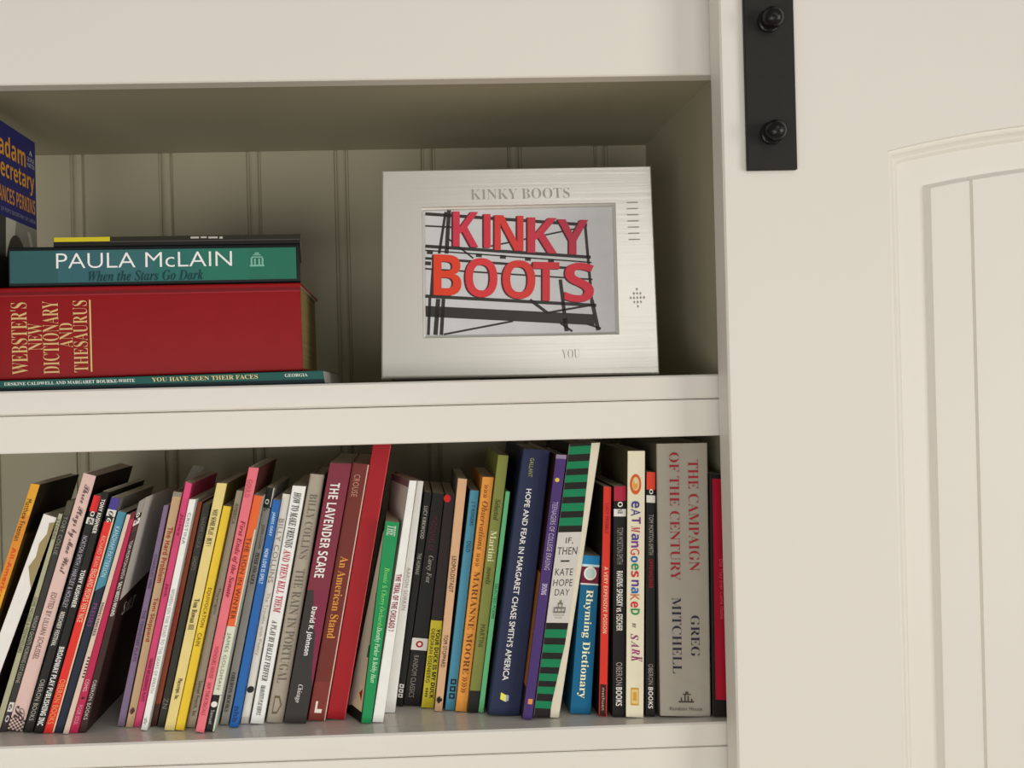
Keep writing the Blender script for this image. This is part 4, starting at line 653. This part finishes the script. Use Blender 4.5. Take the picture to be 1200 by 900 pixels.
def lerp2(A, B, k): return [(a[0] + (c[0]-a[0])*k, a[1] + (c[1]-a[1])*k) for a, c in zip(A, B)]
b = MB()
loops = []
for A, d in ((OUT, 0.010), (OUT, 0.0012), (lerp2(OUT, INN, 0.03), 0.0), (lerp2(OUT, INN, 0.945), 0.0), (lerp2(OUT, INN, 0.965), 0.0016), (INN, 0.0024), (INN, 0.0062)):
    loops.append([b.vert(fp(s, t, d)) for s, t in A])
for A, B in zip(loops, loops[1:]):
    for i in range(4):
        j = (i + 1) % 4
        b.face([A[i], A[j], B[j], B[i]], METAL)
FRAME_MB = b
VELVET = new_mat('dark_frame_backing', (0.10, 0.09, 0.07), 0.8, 0.2)
b = MB()
bk = [(0.006, 0.0006), (0.250, 0.0006), (0.254, 0.196), (0.008, 0.196)]
A = [b.vert(fp(s, t, 0.0102)) for s, t in bk]; B = [b.vert(fp(s, t, 0.0142)) for s, t in bk]
b.face(A, VELVET); b.face(B[::-1], VELVET)
for i in range(4): b.face([A[(i+1) % 4], A[i], B[i], B[(i+1) % 4]], VELVET)
b.build('backing_board', fr)
b = MB()
A = [fp(0.10, 0.125, 0.0145), fp(0.16, 0.125, 0.0145), Vector((0.165, 0.150, 0.0006)), Vector((0.095, 0.150, 0.0006))]
q = [b.vert(p) for p in A] + [b.vert(p + Vector((0, 0.0025, 0.0004))) for p in A]
for f in ((3,2,1,0), (4,5,6,7), (0,1,5,4), (1,2,6,5), (2,3,7,6), (3,0,4,7)): b.face([q[i] for i in f], VELVET)
b.build('easel_strut', fr)
# the photograph
SKY = print_mat('c6c6c8', 0.4)
b = MB(); b.poly([fp(s, t, 0.0061) for s, t in lerp2(INN, OUT, 0.01)], SKY)
ph = b.build('photo_print', fr)
inset = [0.0397, 0.0408, 0.2225, 0.1655]
b = MB()
STEEL = print_mat('3a3836', 0.35)
for (x0, y0), (x1, y1), w in PIC_BARS:
    clip = lambda x, y: (min(max(x, inset[0]), inset[2]), min(max(y, inset[1]), inset[3]))
    dx, dy = x1 - x0, y1 - y0; w *= 1.35; L = math.hypot(dx, dy); nx, ny = -dy / L * w / 2, dx / L * w / 2
    b.poly([fp(*clip(x0-nx, y0-ny), 0.0059), fp(*clip(x1-nx, y1-ny), 0.0059), fp(*clip(x1+nx, y1+ny), 0.0059), fp(*clip(x0+nx, y0+ny), 0.0059)], STEEL)
b.build('scaffold_print', ph)
for ch, c0, c1, c2, c3, h in PIC_LETTERS:
    for (dx, dy, d, hh) in ((-0.0017, -0.0006, 0.0058, '4a262a'), (-0.0009, -0.0003, 0.00575, '64282e'), (0, 0, 0.0057, h)):
        def fn(a, q):
            x = (c0[0]*(1-a) + c1[0]*a)*(1-q) + (c3[0]*(1-a) + c2[0]*a)*q
            y = (c0[1]*(1-a) + c1[1]*a)*(1-q) + (c3[1]*(1-a) + c2[1]*a)*q
            return fp(x + dx, y + dy, d)
        vs, fs = glyphs('l' if ch == 'I' else ch, 'B')
        m = MB() if d == 0.0058 else m
        ids = [m.vert(fn(s, t)) for s, t in vs]
        for f in fs: m.face([ids[i] for i in f], print_mat(hh, 0.35))
    m.build('sign_letter', ph)
lettering('engraved_lettering', 'KINKY BOOTS', 'SL', ENGRAVE, lambda a, q: fp(0.086 + 0.096*a, 0.1735 + 0.0105*q, -0.0002), fr)
lettering('engraved_lettering', 'YOU', 'SL', ENGRAVE, lambda a, q: fp(0.1665 + 0.017*a, 0.0160 + 0.0085*q, -0.0002), fr)
b = FRAME_MB
for k in range(5):
    for j in range(5):
        if abs(k-2) + abs(j-2) <= 2:
            x, y = 0.2415 + (k-2)*0.0032, 0.073 + (j-2)*0.0042
            b.poly([fp(x, y-0.0016, -0.0002), fp(x+0.0012, y, -0.0002), fp(x, y+0.0016, -0.0002), fp(x-0.0012, y, -0.0002)], ENGRAVE)
for k in range(7):
    b.poly([fp(0.2365, 0.130 + k*0.0062, -0.0002), fp(0.2475, 0.130 + k*0.0062, -0.0002), fp(0.2475, 0.1312 + k*0.0062, -0.0002), fp(0.2365, 0.1312 + k*0.0062, -0.0002)], ENGRAVE)
b.build('frame_plate', fr)

# ---------------------------------------------------------------- books of the upper shelf
UP = 'books stacked on the upper shelf'
def lying(label, kind, y, lb, lt, rt, rb, depth, yaw, spine, cover, page, bands=(), marks=(), texts=(), left=None):
    P = lambda c: (c[0], y, c[1])
    k = math.tan(R(yaw))
    return make_book(label, kind, [P(rb), P(rt), P(lt), P(lb)], (-k, 1, 0), (-k, 1, 0), depth, spine, cover, left or cover, page, bands, marks, texts, UP)
def fx_(x, x0=-12.0, x1=380.0): return (x - x0) / (x1 - x0)
g = lambda x: fx_(x, -12, 380)
lying('thin dark green book at the bottom of the stack, white and gold lettering', 'paperback_book', 0.012,
      (-0.3485, 0.0004), (-0.3485, 0.0094), (-0.0545, 0.0119), (-0.0530, 0.0004), 0.215, 0, '1c5650', '1c5650', 'c8c4bc',
      marks=[('poly', [(0, 0), (0.34, 0), (0.34, 1), (0, 1)], '12262c')],
      texts=[('ERSKINE CALDWELL AND MARGARET BOURKE-WHITE', 'SB', 'dce4da', g(4), g(157), .66, .30), ('YOU HAVE SEEN THEIR FACES', 'SB', 'd8c890', g(177), g(302), .68, .36),
             ('GEORGIA', 'SB', 'dce4da', g(334), g(361), .70, .26)])
w = lambda x: fx_(x, -13, 352)
wu = lambda y: (441 - y) / (441 - 333.5)
lying('thick red dictionary with gold capitals reading upwards on its wide spine', 'hardcover_book', 0.022,
      (-0.3490, 0.0097), (-0.3490, 0.0929), (-0.0741, 0.0920), (-0.0735, 0.0122), 0.185, 0, '88070f', '88070f', '9c8858',
      marks=[('poly', [(.915, 0), (.945, 0), (.945, 1), (.915, 1)], '6c0a14'), ('poly', [(.90, 0), (.915, 0), (.915, 1), (.90, 1)], '962029'),  # hinge groove put in as colour: a shade strip and a highlight line
             ('vtext', "WEBSTER'S", 'SM', 'd2b078', w(8), w(27.5), wu(434.5), wu(351)), ('vtext', 'NEW', 'SM', 'd2b078', w(28.5), w(45), wu(407), wu(375.5)),
             ('vtext', 'DICTIONARY', 'SM', 'd2b078', w(45.5), w(64.5), wu(435), wu(350)), ('vtext', 'AND', 'SM', 'd2b078', w(65), w(81), wu(405), wu(376)),
             ('vtext', 'THESAURUS', 'SM', 'd2b078', w(81.5), w(98.5), wu(434), wu(350)), ('poly', [(wu(434), w(101)), (wu(349.5), w(101)), (wu(349.5), w(103)), (wu(434), w(103))], 'd2b078')])
a = lambda x: fx_(x, 9.5, 351.5)
au = lambda y: (332 - y) / (332 - 287.0)
teal = ['2e5a5c', '34626a', '36666a', '2c6a64', '28705e', '266c58']
mk = []
for i, h in enumerate(teal):
    mk.append(('poly', [(.09, .004 + .982*i/6), (.90, .004 + .982*i/6), (.90, .004 + .982*(i+1)/6), (.09, .004 + .982*(i+1)/6)], h))
for (x0, x1, y0, y1) in ((292, 309, 311, 313), (293, 295, 303, 312), (306, 308, 303, 312), (297, 299, 304, 312), (302, 304, 304, 312), (294, 307, 301.5, 303), (298, 303, 297, 298.5), (296, 305, 299, 300.2)):
    mk.append(('poly', [(au(y1), a(x0)), (au(y0), a(x0)), (au(y0), a(x1)), (au(y1), a(x1))], '7ab0a0'))
lying('teal hardcover with white spaced capitals lying on the red dictionary', 'hardcover_book', 0.028,
      (-0.3362, 0.0938), (-0.3358, 0.1300), (-0.0741, 0.1282), (-0.0741, 0.0930), 0.155, 5.8, '14181a', '14181a', 'c8bca4', marks=mk,
      texts=[('PAULA McLAIN', 'W', 'eef2ee', a(65), a(271), .635, .38), ('When the Stars Go Dark', 'SI', '123c40', a(102), a(237), .24, .26)])
t_ = lambda x: fx_(x, 60, 351)
lying('thin black paperback with a yellow strip on top of the teal hardcover', 'paperback_book', 0.030,
      (-0.2966, 0.1302), (-0.2962, 0.1384), (-0.0735, 0.1372), (-0.0739, 0.1286), 0.145, 5.5, '1a1918', '2a2820', 'b8b0a0',
      marks=[('rect', t_(60.5), t_(126), .50, .98, 'c8b822'), ('rect', t_(126), t_(350), .55, .98, '26241c'), ('rect', t_(126), t_(350), .40, .50, '4a4846'),
             ('rect', t_(221), t_(231), .68, .88, 'b0aca2'), ('rect', t_(233), t_(240), .70, .88, 'b0aca2'), ('rect', t_(242), t_(253), .66, .86, 'b0aca2'), ('rect', t_(255), t_(259), .62, .84, 'b0aca2')],
      texts=[])
# book standing at the left end with its front cover towards the stack
mk = [('rpoly', [(0, 0), (1, 0), (1, .352), (0, .352)], '26286a'), ('rpoly', [(0, .352), (1, .352), (1, 1), (0, 1)], '8e8c82'),
      ('rpoly', [(.05, .352), (.52, .352), (.44, .56), (.05, .60)], '3a3a36'), ('rpoly', [(.42, .352), (.60, .352), (.50, .55), (.40, .55)], 'c0beb0'),
      ('rpoly', [(.60 + .20*math.cos(math.pi*i/10), .56 - .155*math.sin(math.pi*i/10)) for i in range(11)][::-1], '44423a'),
      ('rpoly', [(.0, .50), (1, .50), (1, 1), (0, 1)], '1c1b18'), ('rpoly', [(.80, .375), (.86, .375), (.98, .49), (.93, .50)], 'b4b2a6'),
      ('rtext', 'Madam', 'BC', 'dc9c34', .045, .125, .155, .80), ('rtext', 'Secretary', 'BC', 'dc9c34', .135, .225, .26, .96), ('rtext', 'FRANCES PERKINS', 'BC', 'd09044', .238, .296, .20, .97),
      ('rtext', 'A', 'SB', 'd8d8dc', .045, .065, .87, .93), ('rtext', 'GEORGE', 'R', 'c8c8d0', .075, .092, .83, .97), ('rtext', 'MARTIN', 'R', 'c8c8d0', .098, .115, .83, .97),
      ('rtext', 'A BIOGRAPHY OF FDR’S SECRETARY OF LABOR', 'R', '9a9cb8', .318, .332, .04, .97)]
make_book('tall dark blue book with yellow cover lettering standing at the left end behind the stack', 'hardcover_book',
          [(-0.3840, 0.004, 0.0004), (-0.3512, 0.004, 0.0004), (-0.3510, 0.004, 0.2520), (-0.3838, 0.004, 0.2520)], (0, 1, 0), (0, 1, 0), 0.140,
          '26286a', '26286a', '26286a', 'cfc6b0', (), mk, [('Madam Secretary', 'BC', 'dc9c34', .08, .6, .5, .5)], 'books standing on the upper shelf')

# ---------------------------------------------------------------- books of the lower shelf
LOW = 'books standing on the lower shelf'
for (label, kind, Q, y, depth, yb, yt, spine, cover, left, page, bands, marks, texts) in BOOKS:
    F = [(x, y, z) for x, z in Q]
    make_book(label, kind, F, (-math.tan(R(yb)), 1, 0), (-math.tan(R(yt)), 1, 0), depth, spine, cover, left, page, bands, marks, texts, LOW,
              kink=0.036 if yb > 20 else None)

# loose sheet of paper sticking up behind the tan book with the dark red title
SL = print_mat('7a766c', 0.6)
b = MB()
rows = []
for i in range(7):
    k = i / 6
    a0, a1, c0, c1 = [-0.2088, 0.125, -0.1019], [-0.1955, 0.125, -0.0779], [-0.1994, 0.125, -0.0996], [-0.1846, 0.125, -0.0804]
    bow = 0.004 * k * k
    rows.append([(a0[0] + (a1[0]-a0[0])*k, a0[1] + bow, a0[2] + (a1[2]-a0[2])*k), (c0[0] + (c1[0]-c0[0])*k, c0[1] + 0.001 + bow, c0[2] + (c1[2]-c0[2])*k)])
fr_ = [[b.vert(p) for p in r] for r in rows]
bk_ = [[b.vert((p[0], p[1] + 0.0003, p[2])) for p in r] for r in rows]
for i in range(6):
    b.face([fr_[i][0], fr_[i][1], fr_[i+1][1], fr_[i+1][0]], SL)
    b.face([bk_[i][1], bk_[i][0], bk_[i+1][0], bk_[i+1][1]], SL)
    b.face([fr_[i][1], bk_[i][1], bk_[i+1][1], fr_[i+1][1]], SL)
    b.face([bk_[i][0], fr_[i][0], fr_[i+1][0], bk_[i+1][0]], SL)
b.face([fr_[6][0], fr_[6][1], bk_[6][1], bk_[6][0]], SL); b.face([bk_[0][0], bk_[0][1], fr_[0][1], fr_[0][0]], SL)
tag(b.build('paper_slip'), 'grey loose paper slip sticking up above the tan book beside the hot pink one', 'bookmark')
